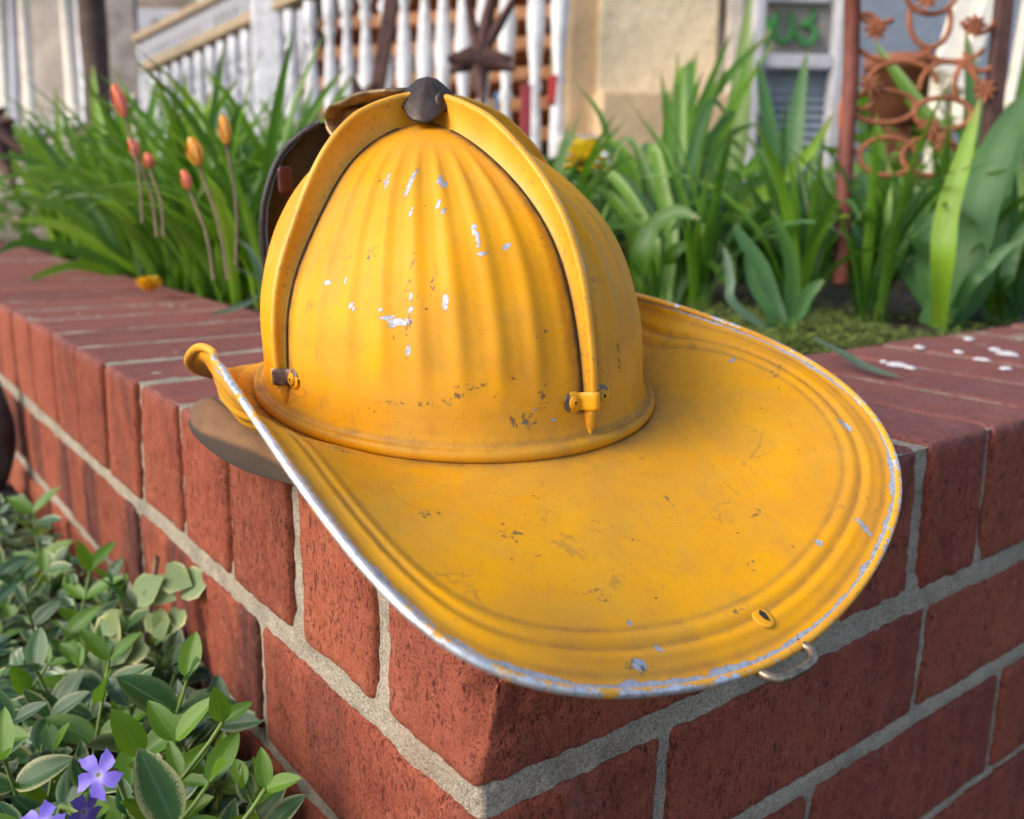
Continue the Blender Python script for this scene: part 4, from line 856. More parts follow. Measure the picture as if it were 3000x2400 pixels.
# ---- low moss and creeping ground cover in the bed (nobody could count it)
def ground_cover():
    m = M('yellow_green_moss'); c = m.mix(m.noise(25, 4, .6), (.07, .12, .02), (.24, .30, .06)); c = m.mix(m.attr('v'), m.mix(.5, c, (.03, .05, .01)), c)
    m.set(color=c, rough=.7, Specular_IOR_Level=.2); V = []; F = []; vv = []; n = 0
    r = np.random.default_rng(3)
    while n < 30000:
        x, y = .2+abs(r.normal(0, .28)), .2+abs(r.normal(0, .22))
        if x > 1.6 or y > 1.2: continue
        if noise.noise(Vector((x*9, y*9, 5))) < -.28 or (min(x, y) < .203): continue
        z = -.010+.006*noise.fractal(Vector((x*7, y*7, 0)), 1, 2, 4); h = r.uniform(.004, .016)*(1+.8*noise.noise(Vector((x*14, y*14, 1)))); a = r.uniform(0, 6.28); s = r.uniform(.0014, .0032); tl = r.uniform(-.8, .8, 2)*h
        cx, cy = math.cos(a)*s, math.sin(a)*s; o = len(V); p = np.array([x, y, z+h*r.uniform(.2, 1)]); tip = np.array([tl[0], tl[1], s*r.uniform(-.3, 1.2)])
        V += [p-np.array([cx, cy, 0]), p+tip*.5+np.array([-cy, cx, 0])*.6, p+np.array([cx, cy, 0])+tip, p+tip*.5-np.array([-cy, cx, 0])*.6]; F.append((o, o+1, o+2, o+3)); vv += [.4, .8, 1, .8]; n += 1
    me = mesh('ground_cover', V, F, m.m, False); attr(me, 'v', vv); tag(link('ground_cover', me), 'low yellow-green creeping ground cover on the planter soil', 'ground cover', kind='stuff')
ground_cover()

# ================================================================== periwinkle below the left wall face
def ovate(mat, length=1., width=.5, n=10):
    V = []; U = []; Vv = []
    for i in range(n+1):
        s = i/n; w_ = width/2*(math.sin(s**.82*PI)**.75 if 0 < s < 1 else 0)+.004
        for x in (-1, -.5, 0, .5, 1): V.append((s*length, x*w_, abs(x)*w_*.32-.10*s*s*length)); U.append(x); Vv.append(s*.93)
    me = mesh('leaf', V, grid(n+1, 5), mat); attr(me, 'u', U); attr(me, 'v', Vv); return me
VM = [ovate(L_VINCA, 1, .50), ovate(L_VINCA, 1, .40), ovate(L_VDULL, 1, .52), ovate(L_VDULL, 1, .42), ovate(L_VFRESH, 1, .46), ovate(L_VFRESH, 1, .38)]
def place_leaf(me, p, d, up, size, parent, name='leaf'):
    x = d/np.linalg.norm(d); z = up-x*np.dot(up, x); z /= np.linalg.norm(z); y = np.cross(z, x); o = link(name, me, parent); o.matrix_local = Matrix([[x[0]*size, y[0]*size, z[0]*size, p[0]], [x[1]*size, y[1]*size, z[1]*size, p[1]], [x[2]*size, y[2]*size, z[2]*size, p[2]], [0, 0, 0, 1]]); return o
def sprig(tip, base, nodes, size, kinds, label, rs, group='periwinkle sprigs by the wall foot', cat='plant'):
    tip, base = np.array(tip), np.array(base); root = empty('periwinkle_sprig', tuple(base), label=label, cat=cat, group=group)
    mid = (tip+base)/2+np.array([rs.uniform(-.02, .01), rs.uniform(-.02, .02), .01]); pts = catmull([base-base, mid-base, tip-base], 12); V, F = tube(pts, .0009, 5); obj('stem', V, F, M_STEM, root)
    a0 = rs.uniform(0, PI)
    for k in range(nodes):
        s = 1-k*.62/max(nodes, 1); i = min(int(s*12), 12); p = pts[i]; ax = pts[min(i+1, 12)]-pts[max(i-1, 0)]; ax /= np.linalg.norm(ax); a = a0+k*PI/2+rs.uniform(-.3, .3)
        e = np.cross(ax, [.3, .2, 1.]); e /= np.linalg.norm(e); f = np.cross(ax, e)
        for sg in (0, PI):
            d = e*math.cos(a+sg)+f*math.sin(a+sg)+ax*(.95 if k == 0 else .4)+np.array([0, 0, rs.uniform(-.1, .4)]); up = np.array([-.5, -.5, .9])+ax*.3
            place_leaf(VM[rs.choice(kinds)], p, d, up, size*rs.uniform(.8, 1.15)*(.85 if k == 0 else 1), root)
    return root
rs = random.Random(5)
def outside(p):                 # keep foliage in front of the wall's left face
    p = np.array(p, float)
    if p[1] > -.02 and p[0] > -.008: p[0] = -.008-rs.random()*.01
    return p
feat = [((300, 1590), .40, 3, .036, [4], 'fresh green periwinkle sprig with a big oval leaf right of the violet flower'), ((470, 1520), .37, 2, .022, [4, 5], 'small bright green periwinkle sprig climbing against the brick face'), ((370, 1560), .39, 3, .034, [4, 5], 'fresh periwinkle sprig with two spread leaves at the centre of the patch'),
        ((440, 1650), .36, 3, .036, [4, 0], 'bright periwinkle sprig at the bottom edge nearest the wall'), ((560, 1660), .345, 2, .026, [4], 'lone upright periwinkle leaf tip furthest right against the wall'), ((230, 1390), .46, 3, .034, [4, 5], 'bright periwinkle sprig with an upright oval leaf left of the ivy'), ((395, 1430), .42, 3, .034, [0, 0, 4], 'periwinkle sprig with a cream-edged leaf pointing up below the ivy'), ((70, 1080), .70, 3, .034, [4, 5], 'fresh periwinkle sprig at the top of the patch by the far bricks'), ((190, 1200), .60, 3, .034, [4, 5], 'fresh periwinkle sprig touching the second brick course')]
for (px, py), d, nd_, sz, kinds, lb in feat:
    tp = outside(at(px, py, d)); sprig(tp, outside(tp+np.array([-.03, -.02, -.12])), nd_+1, sz*.82, kinds, lb, rs)
top_line = [(0, 1010), (60, 1020), (150, 1120), (300, 1210), (400, 1330), (480, 1480), (600, 1680)]
def patch_depth(px, py):        # the patch rises towards the far left; depth by its place
    return float(np.interp(py, [1000, 1200, 1400, 1600, 1760], [.80, .62, .48, .40, .355]))
for i in range(84):
    while True:
        px, py = rs.uniform(-60, 600), rs.uniform(1010, 1790); lim = np.interp(px, [a for a, b in top_line], [b for a, b in top_line])
        if py > lim+30: break
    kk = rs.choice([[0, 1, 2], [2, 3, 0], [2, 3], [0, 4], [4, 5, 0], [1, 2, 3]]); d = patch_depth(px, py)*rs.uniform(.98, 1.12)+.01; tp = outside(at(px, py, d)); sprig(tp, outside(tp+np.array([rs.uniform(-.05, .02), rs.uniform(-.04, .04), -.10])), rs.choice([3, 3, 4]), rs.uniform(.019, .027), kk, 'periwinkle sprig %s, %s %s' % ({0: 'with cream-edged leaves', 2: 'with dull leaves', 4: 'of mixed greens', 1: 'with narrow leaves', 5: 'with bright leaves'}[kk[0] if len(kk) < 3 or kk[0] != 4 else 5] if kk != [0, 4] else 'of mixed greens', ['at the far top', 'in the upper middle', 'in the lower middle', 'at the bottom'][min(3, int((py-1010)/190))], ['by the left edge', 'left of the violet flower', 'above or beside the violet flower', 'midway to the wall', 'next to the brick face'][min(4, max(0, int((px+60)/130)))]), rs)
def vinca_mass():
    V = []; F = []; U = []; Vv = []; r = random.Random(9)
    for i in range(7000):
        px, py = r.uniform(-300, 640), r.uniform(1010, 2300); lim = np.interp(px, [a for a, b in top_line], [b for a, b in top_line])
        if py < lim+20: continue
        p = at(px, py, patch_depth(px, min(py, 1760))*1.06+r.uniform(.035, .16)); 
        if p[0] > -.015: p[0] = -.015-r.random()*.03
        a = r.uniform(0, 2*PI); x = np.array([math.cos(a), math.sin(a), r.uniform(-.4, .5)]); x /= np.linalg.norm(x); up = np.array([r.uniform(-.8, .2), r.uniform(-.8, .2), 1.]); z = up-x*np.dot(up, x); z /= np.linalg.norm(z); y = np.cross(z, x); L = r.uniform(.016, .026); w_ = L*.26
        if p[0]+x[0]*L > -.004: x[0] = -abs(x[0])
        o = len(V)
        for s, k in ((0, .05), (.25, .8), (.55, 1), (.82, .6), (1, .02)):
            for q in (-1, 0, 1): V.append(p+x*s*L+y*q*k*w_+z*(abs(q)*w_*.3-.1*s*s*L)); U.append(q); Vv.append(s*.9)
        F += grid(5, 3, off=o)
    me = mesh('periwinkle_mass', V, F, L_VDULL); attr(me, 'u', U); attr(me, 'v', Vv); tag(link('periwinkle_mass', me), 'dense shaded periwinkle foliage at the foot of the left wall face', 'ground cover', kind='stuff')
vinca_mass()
# variegated ivy
def ivy():
    c = outside(at(330, 1290, .505)); root = empty('variegated_ivy', tuple(c), label='cream and green variegated ivy shoot hanging against the brick face', cat='ivy')
    def iv():
        pts = [(.08, 0), (.0, -.26), (.22, -.42), (.50, -.44), (.74, -.24), (1, 0), (.74, .24), (.50, .44), (.22, .42), (.0, .26)]; V = [(.3, 0, -.02)]+[(x, y, .12*abs(y)) for x, y in pts]; F = [(0, 1+i, 1+(i+1) % 10) for i in range(10)]
        me = mesh('leaf', V, F, L_IVY); attr(me, 'u', [0]+[min(1, abs(y)*2+.3*(x > .6)) for x, y in pts]); attr(me, 'v', [0]*11); return me
    me = iv(); r = random.Random(2)
    for px, py, sz in [(432, 1195, .020), (350, 1215, .0), (400, 1220, .020), (470, 1230, .022), (375, 1250, .022), (415, 1275, .018), (470, 1270, .015), (360, 1320, .026), (445, 1330, .016), (330, 1380, .028), (400, 1340, .020), (350, 1290, .018), (310, 1350, .024), (390, 1400, .024)]:
        if not sz: continue
        p = outside(at(px-90, py+10, .52)); a = r.uniform(0, 2*PI); d = CR*math.cos(a)+CU*math.sin(a)+np.array([-.25, 0, 0]); place_leaf(me, p-c, d, np.array([-.8, -.5, .6]), sz, root)
    P = [outside(at(x, y, .525)) for x, y in ((330, 1170), (322, 1240), (312, 1310), (300, 1380), (285, 1440))]; V, F = tube([p-c for p in catmull(P, 20)], .0016, 6); obj('stem', V, F, M_PSTEM, root)
ivy()
# violet periwinkle flowers
def viola_mat():
    m = M('violet_petal'); c = m.mix(m.ramp(m.attr('v'), [(.0, 0), (.35, 1)]), (.46, .42, .78), (.13, .095, .52)); c = m.mix(m.math('MULTIPLY', m.noise(90, 3), .4), c, (.22, .13, .58)); return m.set(color=c, rough=.5, Subsurface_Weight=.1, Subsurface_Scale=.002)
MV = viola_mat()
def vflower(px, py, d, r_, nrm, label, rot=0):
    c = at(px, py, d); c = outside(c); root = empty('periwinkle_flower', tuple(c), label=label, cat='flower', group='periwinkle flowers'); z = np.array(nrm, float); z /= np.linalg.norm(z); x = np.cross(z, CU); x /= np.linalg.norm(x); y = np.cross(z, x)
    for k in range(5):
        a = rot+2*PI*k/5; e = x*math.cos(a)+y*math.sin(a); f = -x*math.sin(a)+y*math.cos(a); V = []; U = []; Vv = []
        for i in range(8):
            s = i/7; w_ = r_*(.07+.40*s**.75)*(1 if i < 6 else .80); 
            for q in (-1, -.5, 0, .5, 1): V.append(e*r_*(s+(.10*q if i == 7 else .05*q*s))+f*w_*(q+.25*s)+z*(.06*r_*math.sin(s*4)+.10*r_*abs(q)*s)); U.append(q); Vv.append(s)
        me = mesh('petal', V, grid(8, 5), MV); attr(me, 'u', U); attr(me, 'v', Vv); link('petal', me, root)
    V, F = tube([z*.0002, -z*.012, -z*.02+np.array([0, 0, -.02])], [.0016, .0012, .0008], 6); obj('flower_tube', V, F, M_STEM, root)
vflower(208, 1632, .345, .0084, -CF+CU*.25-CR*.1, 'open violet five-petalled periwinkle flower at the lower left', .35)
vflower(176, 1710, .35, .0075, -CF*.4+CR*.9, 'violet periwinkle flower seen from the side, just below the open one', .1)
vflower(85, 1738, .345, .0080, -CF+CU*.9, 'violet periwinkle flower cut by the bottom edge at the far left', .7)
# dark stone at the left edge
def stone():
    c = at(-14, 905, .90); V = []; n, m = 24, 32
    for i in range(n):
        for j in range(m):
            a, b = PI*i/(n-1), 2*PI*j/m; v = np.array([math.sin(a)*math.cos(b)*.020, math.sin(a)*math.sin(b)*.020, math.cos(a)*.062]); v *= 1+.12*noise.noise(Vector(v*25)); V.append(v)
    c[0] = min(c[0], -.026); o = obj('dark_stone', V, grid(n, m, False, True), simple('dark_stone', (.05, .052, .058), .35, .5, 50, 0, .8, .002), loc=tuple(c)); tag(o, 'dark grey glossy stone standing against the wall at the left edge', 'stone')
    V, F = box(c+np.array([-.012, 0, -.35]), (.06, .06, .58)); tag(bevel(obj('stone_block', V, F, simple('black_block', (.015, .014, .015), .8, .3, 40), None, False), .01), 'black block under the grey stone at the left edge', 'stone')
stone()

# ================================================================== the yard and the house behind (out of focus)
M_WP = simple('weathered_white_paint', (.68, .69, .73), .6, .25, 30)
M_CREAM = simple('cream_paint', (.70, .65, .56), .65, .15, 40)
M_TAN = simple('tan_rail_paint', (.36, .27, .17), .7, .25, 30)
M_STUCCO = simple('cream_stucco', (.80, .66, .45), .9, .14, 26, 0, 1, .010)
M_STUCCO2 = simple('ochre_stone', (.62, .45, .27), .9, .18, 30, 0, .8, .004)
M_GREYW = simple('grey_weathered_wood', (.30, .27, .25), .8, .4, 14, 0, .6, .003)
M_DARKW = simple('dark_brown_wood', (.075, .048, .036), .8, .4, 20, 0, .6, .003)
M_STEP = simple('orange_brown_tread', (.36, .16, .06), .7, .3, 20)
M_BLACK = simple('dark_void', (.012, .010, .010), .9, .3, 20)
M_RUST = simple('orange_rust', (.30, .105, .05), .85, .6, 25, 0, .7, .002)
M_RUSTD = simple('dark_rust', (.085, .040, .034), .7, .4, 60, .2, .6, .002)
M_REDP = simple('red_oxide_post', (.17, .050, .034), .7, .35, 60, 0, .5, .002)
M_BLUEG = simple('blue_grey_paint', (.24, .29, .36), .6, .15, 30)
M_GREYP = simple('grey_lilac_paint', (.46, .46, .52), .6, .12, 30)
M_PANEL = simple('beige_grey_panel', (.33, .31, .28), .8, .2, 12)
M_GREEN = simple('green_painted_digits', (.05, .25, .06), .6, .2, 40)
M_BROWNH = simple('brown_siding', (.27, .22, .18), .8, .3, 8)
M_LATH = simple('pale_weathered_board', (.52, .46, .41), .85, .3, 12)
GZ = -.78
def pbox(name, label, cat, p0, p1, wx, wy, mat, parent=None, group=None):
    """upright bar between two points given in space, wx across the view and wy deep"""
    p0, p1 = np.array(p0), np.array(p1); t = p1-p0; L = np.linalg.norm(t); t /= L; s = np.cross(t, CF); s /= np.linalg.norm(s); f = np.cross(s, t); c = (p0+p1)/2; V = []
    for a in (-1, 1):
        for b in (-1, 1):
            for d in (-1, 1): V.append(t*L/2*a+s*wx/2*b+f*wy/2*d)
    F = [(0, 1, 3, 2), (4, 6, 7, 5), (0, 4, 5, 1), (2, 3, 7, 6), (0, 2, 6, 4), (1, 5, 7, 3)]
    if parent is not None: c0 = c-np.array(parent.location)
    else: c0 = c
    o = obj(name, V, F, mat, parent, False, tuple(c0)); bevel(o, min(wx, wy)*.12, 2)
    if label: tag(o, label, cat, group)
    return o
def baluster_mesh(name, L, rad, mat):
    prof = [(0, .9), (.10, .9), (.12, .55), (.15, .95), (.18, .5), (.26, .75), (.40, 1.15), (.52, .9), (.62, .55), (.65, .9), (.68, .5), (.76, .8), (.86, .9), (1, .9)]; n = 10; V = []
    for s, r_ in prof:
        for k in range(n): q = 2*PI*k/n; V.append((math.cos(q)*r_*rad, math.sin(q)*r_*rad, -s*L))
    F = grid(len(prof), n, False, True)+[tuple(range(n)), tuple((len(prof)-1)*n+k for k in range(n))[::-1]]; return mesh(name, V, F, mat)
# stair: near railing runs up to the right, far railing behind it
def stair():
    root = empty('porch_stair', tuple(at(700, 420, 2.6)), label='white porch stair with turned balusters and orange-brown treads behind the planter', cat='stair'); o0 = np.array(root.location)
    A, Bp = at(313, 146, 2.9), at(1320, -330, 1.9)
    def Pn(px): # point on near rail whose picture x is px
        lo, hi = 0., 1.
        for _ in range(40):
            m_ = (lo+hi)/2; p = A+(Bp-A)*m_; v = p-CAM; x = PW/2+PX*np.dot(v, CR)/np.dot(v, CF)
            if x < px: lo = m_
            else: hi = m_
        return A+(Bp-A)*lo
    pbox('handrail', None, None, A, Bp, .030, .05, M_TAN, root)
    for px in (330, 352, 374, 396, 420, 444, 468, 492, 518, 542, 610, 652, 692, 728, 768, 808, 850, 894, 934, 978, 1022, 1072, 1136, 1188):
        p = Pn(px); L = .62; me = baluster_mesh('baluster', L, .019, M_WP); link('baluster', me, root, tuple(p-o0-np.array([0, 0, .02])))
    p = Pn(567); pbox('newel_post', None, None, p+np.array([0, 0, .45]), p-np.array([0, 0, .55]), .085, .085, M_WP, root)
    pbox('bottom_rail', None, None, A-np.array([0, 0, .62]), Bp-np.array([0, 0, .64]), .05, .05, M_WP, root)
    A2, B2 = at(288, 86, 3.5), at(640, -95, 3.1)
    pbox('handrail', None, None, A2, B2, .028, .05, M_TAN, root)
    for i in range(26):
        p = A2+(B2-A2)*(i+.5)/26; me = baluster_mesh('baluster', .55, .0125, M_WP); link('baluster', me, root, tuple(p-o0))
    # treads behind the near railing, and a black sheet added for the shade under them
    for i in range(9):
        y = 330-i*62; l_, r_ = at(590+i*26, y, 3.25+.03*i), at(1200, y-26, 3.05+.03*i)
        pbox('tread', None, None, l_, r_, .045, .26, M_STEP, root)
    V, F = box((0, 0, 0), (1.15, .04, 1.9), rotz(math.atan2(CR[1], CR[0]))); obj('under_stair_shade', V, F, M_BLACK, root, False, tuple(at(900, 150, 3.6)-o0))
stair()
def pier():
    root = empty('stucco_pier', tuple(at(1330, 300, 2.25)), label='cream stucco pier with an ochre stone base behind the crown of the helmet', cat='pier'); o0 = np.array(root.location); a = math.atan2(CR[1], CR[0])+.12
    def bb(name, px0, px1, py0, py1, d, th, mat):
        p0, p1 = at(px0, py0, d), at(px1, py1, d); wd = abs(px1-px0)/PX*d; h = abs(py1-py0)/PX*d; c = at((px0+px1)/2, (py0+py1)/2, d); V, F = box((0, 0, 0), (wd, th, h), rotz(a)); bevel(obj(name, V, F, mat, root, False, tuple(c-o0)), .008)
    bb('stucco_shaft', 1238, 1482, -260, 216, 2.25, .30, M_STUCCO); bb('stone_quoin', 1180, 1240, -260, 360, 2.27, .28, M_STUCCO2); bb('stone_base', 1225, 1492, 218, 620, 2.27, .34, M_STUCCO2); bb('grey_stone', 1178, 1250, 290, 420, 2.10, .12, M_LATH)
pier()
# grey pair of posts and the cupboard door with green digits and louvres
pbox('porch_post', 'grey weathered porch post right of the cream pier', 'post', at(1505, -60, 2.2), at(1515, 330, 2.2), .062, .06, M_GREYW)
pbox('porch_post', 'narrow whitish porch post between the grey post and the shutter', 'post', at(1545, -60, 2.15), at(1548, 330, 2.15), .036, .05, M_LATH)
def door():
    root = empty('louvred_door', tuple(at(1670, 300, 2.1)), label='grey-lilac door with green digits on its upper panel and blue-grey louvres below', cat='door'); o0 = np.array(root.location); a = math.atan2(CR[1], CR[0]); d = 2.1
    def bb(name, px0, px1, py0, py1, dd, th, mat, par=root):
        wd = abs(px1-px0)/PX*dd; h = abs(py1-py0)/PX*dd; c = at((px0+px1)/2, (py0+py1)/2, dd); V, F = box((0, 0, 0), (wd, th, h), rotz(a)); return bevel(obj(name, V, F, mat, par, False, tuple(c-o0)), .003)
    bb('stile', 1742, 1772, -60, 520, 2.08, .05, M_GREYP); bb('stile', 1572, 1592, -60, 520, 2.08, .05, M_GREYP); bb('rail', 1590, 1744, -10, 8, 2.09, .04, M_GREYP); bb('rail', 1590, 1744, 118, 146, 2.07, .05, M_GREYP); bb('upper_panel', 1590, 1744, 6, 120, 2.12, .02, M_PANEL)
    bb('shadow_gap', 1590, 1740, 8, 20, 2.105, .01, M_DARKW); bb('backboard', 1590, 1744, 146, 520, 2.16, .02, M_BLUEG)
    for i in range(20):
        y = 156+i*18; c = at(1667, y, 2.12); V, F = box((0, 0, 0), (154/PX*2.12, .020, .005)); rr = rotz(a)@Rx(.7); V = [rr@np.array(v) for v in V]; obj('louvre', V, F, M_BLUEG, root, False, tuple(c-o0))
    def digit(pts, wd, name='digit'):
        P = [at(x, y, 2.098)-o0 for x, y in pts]; V, F = tube(catmull(P, 30), wd, 8); obj(name, V, F, M_GREEN, root)
    # digits drawn by hand in green
    digit([(1602, 32), (1616, 46), (1624, 66), (1614, 90), (1600, 100)], .0075)
    digit([(1638, 28), (1632, 50), (1636, 82), (1650, 88), (1664, 78), (1667, 50), (1664, 26)], .0068)
    digit([(1712, 22), (1708, 44), (1686, 52), (1702, 54), (1716, 66), (1712, 86), (1696, 92), (1682, 80), (1676, 66)], .0068)
door()
# rusty ornamental panel with rings and flowers, and its post
def panel():
    root = empty('rusty_garden_panel', tuple(at(1790, 560, 1.02)), label='rusty ornamental iron panel of rings and flower heads on a red-brown post', cat='garden panel'); o0 = np.array(root.location); d = 1.02
    V, F = tube([at(1796, -60, d)-o0, at(1792, 150, d)-o0, at(1780, 330, d)-o0, at(1768, 600, d)-o0], .0088, 12); obj('post', V, F, M_REDP, root)
    def ring(cx, cy, rx, ry, dd=d, a0=0, a1=360, r_=.0030):
        P = [at(cx+rx*math.cos(R(a)), cy+ry*math.sin(R(a)), dd)-o0 for a in np.linspace(a0, a1, 40)]; V, F = tube(P, r_, 8, caps=True); obj('ring', V, F, M_RUST, root)
    for cx, cy, rx, ry, a0, a1 in [(1960, -30, 58, 60, 0, 360), (1958, 40, 44, 60, -20, 200), (1885, 90, 80, 40, 20, 160), (2005, 90, 70, 40, 20, 160), (1900, 175, 72, 45, 180, 360), (1998, 190, 62, 60, 180, 360), (1860, 225, 68, 34, 0, 360), (1985, 240, 60, 34, 0, 360), (1850, -10, 60, 60, 60, 200), (1822, 90, 40, 60, 230, 330), (1815, 170, 36, 60, 30, 150), (2068, 90, 40, 60, 40, 160), (2060, 20, 40, 50, 30, 150), (1800, 250, 30, 70, 60, 260), (2060, 180, 50, 60, 150, 250), (1870, 330, 60, 40, 0, 360), (1960, 330, 60, 40, 0, 360)]: ring(cx, cy, rx, ry, d, a0, a1)
    for cx, cy in [(1843, 62), (1832, 178), (1958, 270), (2052, 55), (1985, 300), (1950, -4), (2072, 190)]:
        parts = []; c = at(cx, cy, d-.01)-o0
        for k in range(8):
            a = 2*PI*k/8; e = CR*math.cos(a)+CU*math.sin(a); parts.append(tube([c, c+e*.007+CF*-.002, c+e*.0135], [.0020, .0036, .0012], 6))
        parts.append(tube([c+CF*.002, c-CF*.004], .0036, 8)); V, F = join(parts); obj('iron_flower', V, F, M_RUST, root)
panel()
pbox('garden_stake', 'smooth purple-brown pole leaning at the right edge', 'pole', at(2120, -60, 1.02), at(2052, 620, 1.02), .0165, .0165, M_RUSTD)
# terracotta pot and pale leaning boards behind the panel
def pot():
    c = at(1895, 175, 1.7); V = []; n = 28
    for r_, z in ((0, -.07), (.045, -.07), (.058, .02), (.066, .02), (.066, .045), (.056, .045), (.05, -.05), (0, -.05)):
        for k in range(n): q = 2*PI*k/n; V.append((r_*math.cos(q), r_*math.sin(q), z))
    tag(obj('flower_pot', V, grid(8, n, False, True), simple('terracotta', (.24, .085, .05), .8, .2, 30), loc=tuple(c)), 'terracotta flower pot behind the rusty iron panel', 'pot')
    pbox('pot_stand', 'dark post under the terracotta pot', 'stand', c-np.array([0, 0, .07]), c-np.array([0, 0, .5]), .05, .05, M_REDP)
pot()
for i, (x0, y0, x1, y1, w_, lb) in enumerate([(2048, -60, 1985, 160, .034, 'leftmost pale leaning board behind the rusty panel'), (2085, -60, 2010, 190, .030, 'second pale leaning board behind the rusty panel'), (2105, -60, 2040, 130, .024, 'third pale leaning board, beside the pole at the right'), (2190, -60, 2140, 230, .036, 'pale leaning board cut by the right edge behind the iris')]):
    pbox('leaning_board', lb, 'board', at(x0, y0, 1.55), at(x1, y1, 1.45), w_, .02, M_CREAM, group='pale boards behind the rusty panel')
for i, (px, py) in enumerate([(1975, 215), (2025, 200), (1970, 300), (2070, 260)]):
    V, F = tube([at(px, py-60, 1.6), at(px-4, py+70, 1.6)], [.012, .018], 10); tag(obj('pale_stake', V, F, M_CREAM), ['left short pale stake high behind the rusty panel', 'second short pale stake high behind the rusty panel', 'lowest short pale stake behind the rusty panel', 'short pale stake beside the purple-brown pole'][i], 'stake', 'short pale stakes behind the panel')
# dark iron garden ornaments in front of the stair
pbox('iron_bar', 'dark rusty iron bar slanting up left of the helmet top', 'iron bar', at(835, -60, 1.5), at(790, 215, 1.5), .022, .018, M_RUSTD)
def star(px, py, d, r_, label, arms):
    root = empty('iron_star', tuple(at(px, py, d)), label=label, cat='garden ornament'); 
    V = []; n, m = 12, 16
    for i in range(n):
        for j in range(m): a, b = PI*i/(n-1), 2*PI*j/m; v = np.array([math.sin(a)*math.cos(b), math.sin(a)*math.sin(b), math.cos(a)])*r_*.45; V.append(v*(1+.3*noise.noise(Vector(v*40))))
    obj('boss', V, grid(n, m, False, True), M_RUSTD, root)
    for a, L, w_ in arms:
        e = CR*math.cos(R(a))+CU*math.sin(R(a)); V, F = tube([e*0, e*L*.3-CF*.01, e*L], [w_*.7, w_, w_*.25], 8); obj('arm', V, F, M_RUSTD, root)
star(1008, 130, 1.5, .045, 'dark rusty iron star ornament behind the top of the helmet', [(78, .17, .012), (60, .16, .010), (100, .15, .009), (5, .055, .018), (-12, .06, .016), (175, .05, .020), (200, .05, .014), (-85, .075, .014), (-100, .05, .012)])
star(765, 225, 1.5, .05, 'dark rusty iron ornament low behind the leather front piece', [(60, .06, .012), (110, .05, .012), (20, .05, .014), (170, .05, .014)])
star(-15, 270, 1.2, .05, 'dark rusty leaf ornament at the left edge below the white rail', [(60, .03, .010), (-40, .05, .014), (-70, .08, .014), (20, .03, .012)])
pbox('blue_stake', 'thin blue stake behind the helmet top', 'stake', at(1046, 195, 1.9), at(1044, 330, 1.9), .009, .009, simple('blue_paint', (.03, .16, .30), .5, .2, 30))
pbox('red_stake', 'red stake left of the last baluster behind the helmet', 'stake', at(1108, 180, 1.9), at(1106, 290, 1.9), .022, .02, simple('red_paint', (.26, .02, .03), .5, .2, 30))
pbox('red_stake', 'short red stake right of the last baluster near the pier', 'stake', at(1166, 160, 1.95), at(1160, 220, 1.95), .018, .02, simple('red_paint_b', (.40, .02, .02), .5, .2, 30))
# left background: white railing panel, trunk, house with siding and window frames
def left_rail():
    root = empty('white_fence_panel', tuple(at(90, 280, 2.4)), label='peeling white railing panel with a bottom rail at the upper left corner', cat='railing'); o0 = np.array(root.location)
    for x0, x1, w_, mt in [(-4, 14, .026, M_CREAM), (24, 34, .020, M_GREYP), (44, 66, .026, M_CREAM), (132, 158, .028, M_CREAM), (160, 186, .024, M_WP)]:
        p0, p1 = at(x0, -80, 2.4), at(x1, 268, 2.4); V, F = tube([p0-o0, (p0+p1)/2-o0, p1-o0], [w_*.6, w_*.55, w_*.6], 10); obj('baluster', V, F, mt, root)
    pbox('bottom_rail', None, None, at(8, 292, 2.35), at(190, 252, 2.45), .038, .04, M_CREAM, root)
    for i, (px, l) in enumerate([(78, .10), (104, .10)]): pass
    V, F = box((0, 0, 0), (100/PX*2.55, .02, .46), rotz(math.atan2(CR[1], CR[0]))); obj('board_panel', V, F, M_LATH, root, False, tuple(at(92, 100, 2.6)-o0))
left_rail()
V, F = tube([at(188, -80, 2.2), at(196, 60, 2.2), at(205, 180, 2.2), at(215, 420, 2.2)], [.030, .034, .030, .036], 12); root = empty('tree', tuple(at(205, 300, 2.2)), label='slim dark brown tree trunk beside the white railing at the left', cat='tree'); obj('trunk', rel(V, root), F, M_DARKW, root)
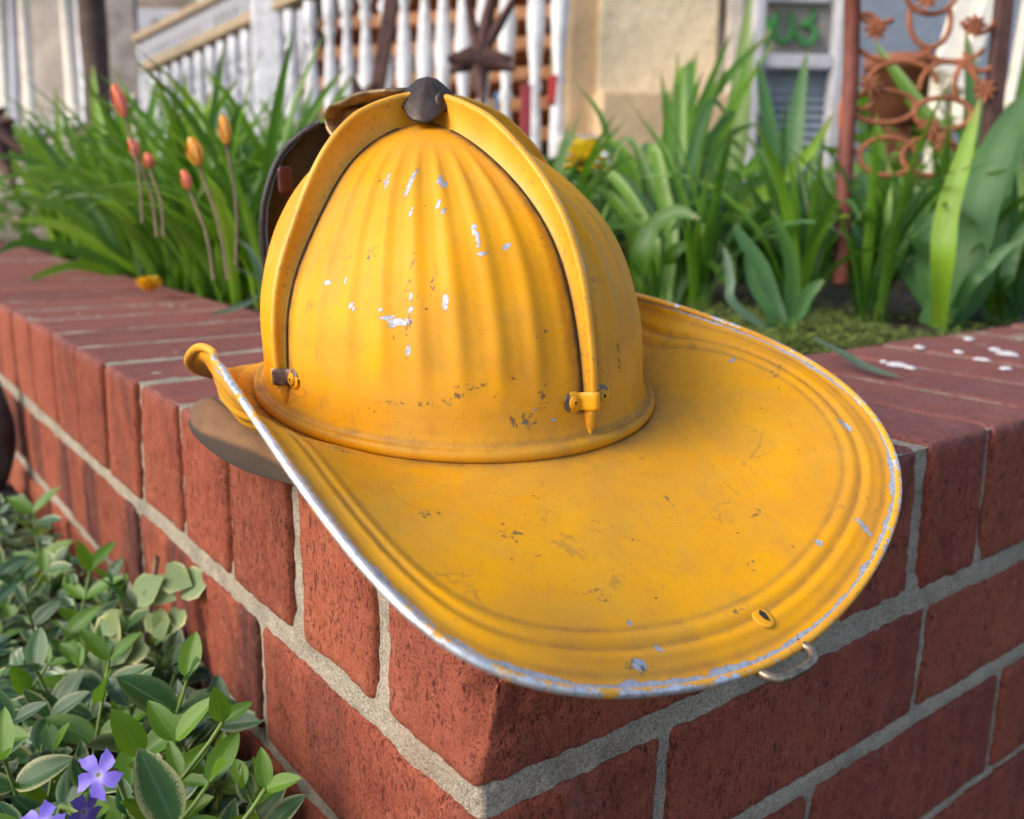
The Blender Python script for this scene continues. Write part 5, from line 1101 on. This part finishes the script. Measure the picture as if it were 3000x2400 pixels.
def house():
    c = at(560, 200, 5.4); root = empty('house', tuple(c), label='brown-grey house front with white framed openings behind the garden', cat='house'); a = math.atan2(CR[1], CR[0]); o0 = c; ex = CR.copy()
    for i in range(26):
        z = 2.6-i*.155; V, F = box((0, 0, 0), (9, .05, .15), rotz(a)@Rx(.0)); o = obj('siding_board', V, F, M_BROWNH, root, False); o.location = tuple(np.array([ex[0], ex[1], 0])*1.2+np.array([0, 0, z-.6])); bevel(o, .012, 1)
    def bb(name, px0, px1, py0, py1, dd, th, mat):
        wd = abs(px1-px0)/PX*dd; h = abs(py1-py0)/PX*dd; c2 = at((px0+px1)/2, (py0+py1)/2, dd); V, F = box((0, 0, 0), (wd, th, h), rotz(a)); bevel(obj(name, V, F, mat, root, False, tuple(c2-o0)), .01)
    bb('window_frame', 262, 420, 22, 46, 5.1, .06, M_GREYP); bb('window_frame', 418, 448, -80, 80, 5.0, .06, M_WP); bb('window_frame', 300, 332, 46, 220, 5.0, .06, M_GREYP); bb('window_frame', 332, 384, 66, 92, 5.0, .06, M_GREYP); bb('window_frame', 376, 400, 92, 240, 5.0, .06, M_GREYP)
    bb('window_pane', 448, 500, -80, 80, 5.05, .03, M_BLACK); bb('grey_pilaster', 500, 560, -80, 60, 5.0, .05, M_GREYP); bb('board_screen', 210, 292, -80, 240, 4.4, .04, M_GREYW); bb('window_pane', 332, 376, 92, 240, 5.05, .02, M_DARKW)
    bb('blue_wall', 1770, 2400, -300, 330, 3.4, .05, M_BLUEG); bb('grey_wall', 1480, 1780, -300, 700, 2.8, .05, M_GREYW); bb('pale_skirting', -200, 300, 200, 420, 4.2, .05, M_LATH)
house()
# low shrubs behind the bed so that nothing bare shows between the leaves
def shrub(px, py, d, rx, rz, mat, label, n=1400, seedv=0):
    r = random.Random(seedv); c = at(px, py, d); root = empty('shrub', tuple(c), label=label, cat='shrub', group='shrubs behind the planter'); V = []; F = []; U = []; Vv = []
    for i in range(n):
        q = np.array([r.gauss(0, 1), r.gauss(0, 1), r.gauss(0, 1)]); q /= np.linalg.norm(q); q *= r.random()**.4; p = np.array([q[0]*rx, q[1]*rx*.6, q[2]*rz]); a = r.uniform(0, 6.28); x = np.array([math.cos(a), math.sin(a), r.uniform(-.5, .8)])*r.uniform(.02, .045); y = np.cross(x, [r.uniform(-1, 1), r.uniform(-1, 1), 1.]); y *= .22*np.linalg.norm(x)/max(np.linalg.norm(y), 1e-6); o = len(V)
        V += [p, p+x*.5+y, p+x, p+x*.5-y]; F.append((o, o+1, o+2, o+3)); U += [0, .5, 0, .5]; Vv += [0, .5, .9, .5]
    me = mesh('foliage', V, F, mat, False); attr(me, 'u', U); attr(me, 'v', Vv); link('foliage', me, root)
    V, F = tube([np.array([0, 0, -.1]), np.array([0, 0, -.5])], .02, 8); obj('trunk', V, F, M_DARKW, root)
for i, (px, py, d, rx, rz, mt, lb) in enumerate([(120, 430, 2.0, .45, .16, L_DAY, 'low green shrub behind the left end of the planter'), (450, 430, 2.0, .42, .15, L_DARK, 'low dark shrub under the far stair railing'), (800, 430, 1.9, .35, .13, L_DAY, 'low shrub behind the helmet crown'), (1300, 470, 1.8, .30, .12, L_DARK, 'low shrub at the foot of the cream pier'), (1650, 480, 1.8, .30, .10, L_DARK, 'low shrub in front of the louvred door'), (2000, 440, 1.7, .35, .16, L_DAY, 'low shrub behind the rusty panel'), (1900, 240, 1.9, .12, .10, L_DAY, 'small shrub beside the terracotta pot')]): shrub(px, py, d, rx, rz, mt, lb, seedv=i)
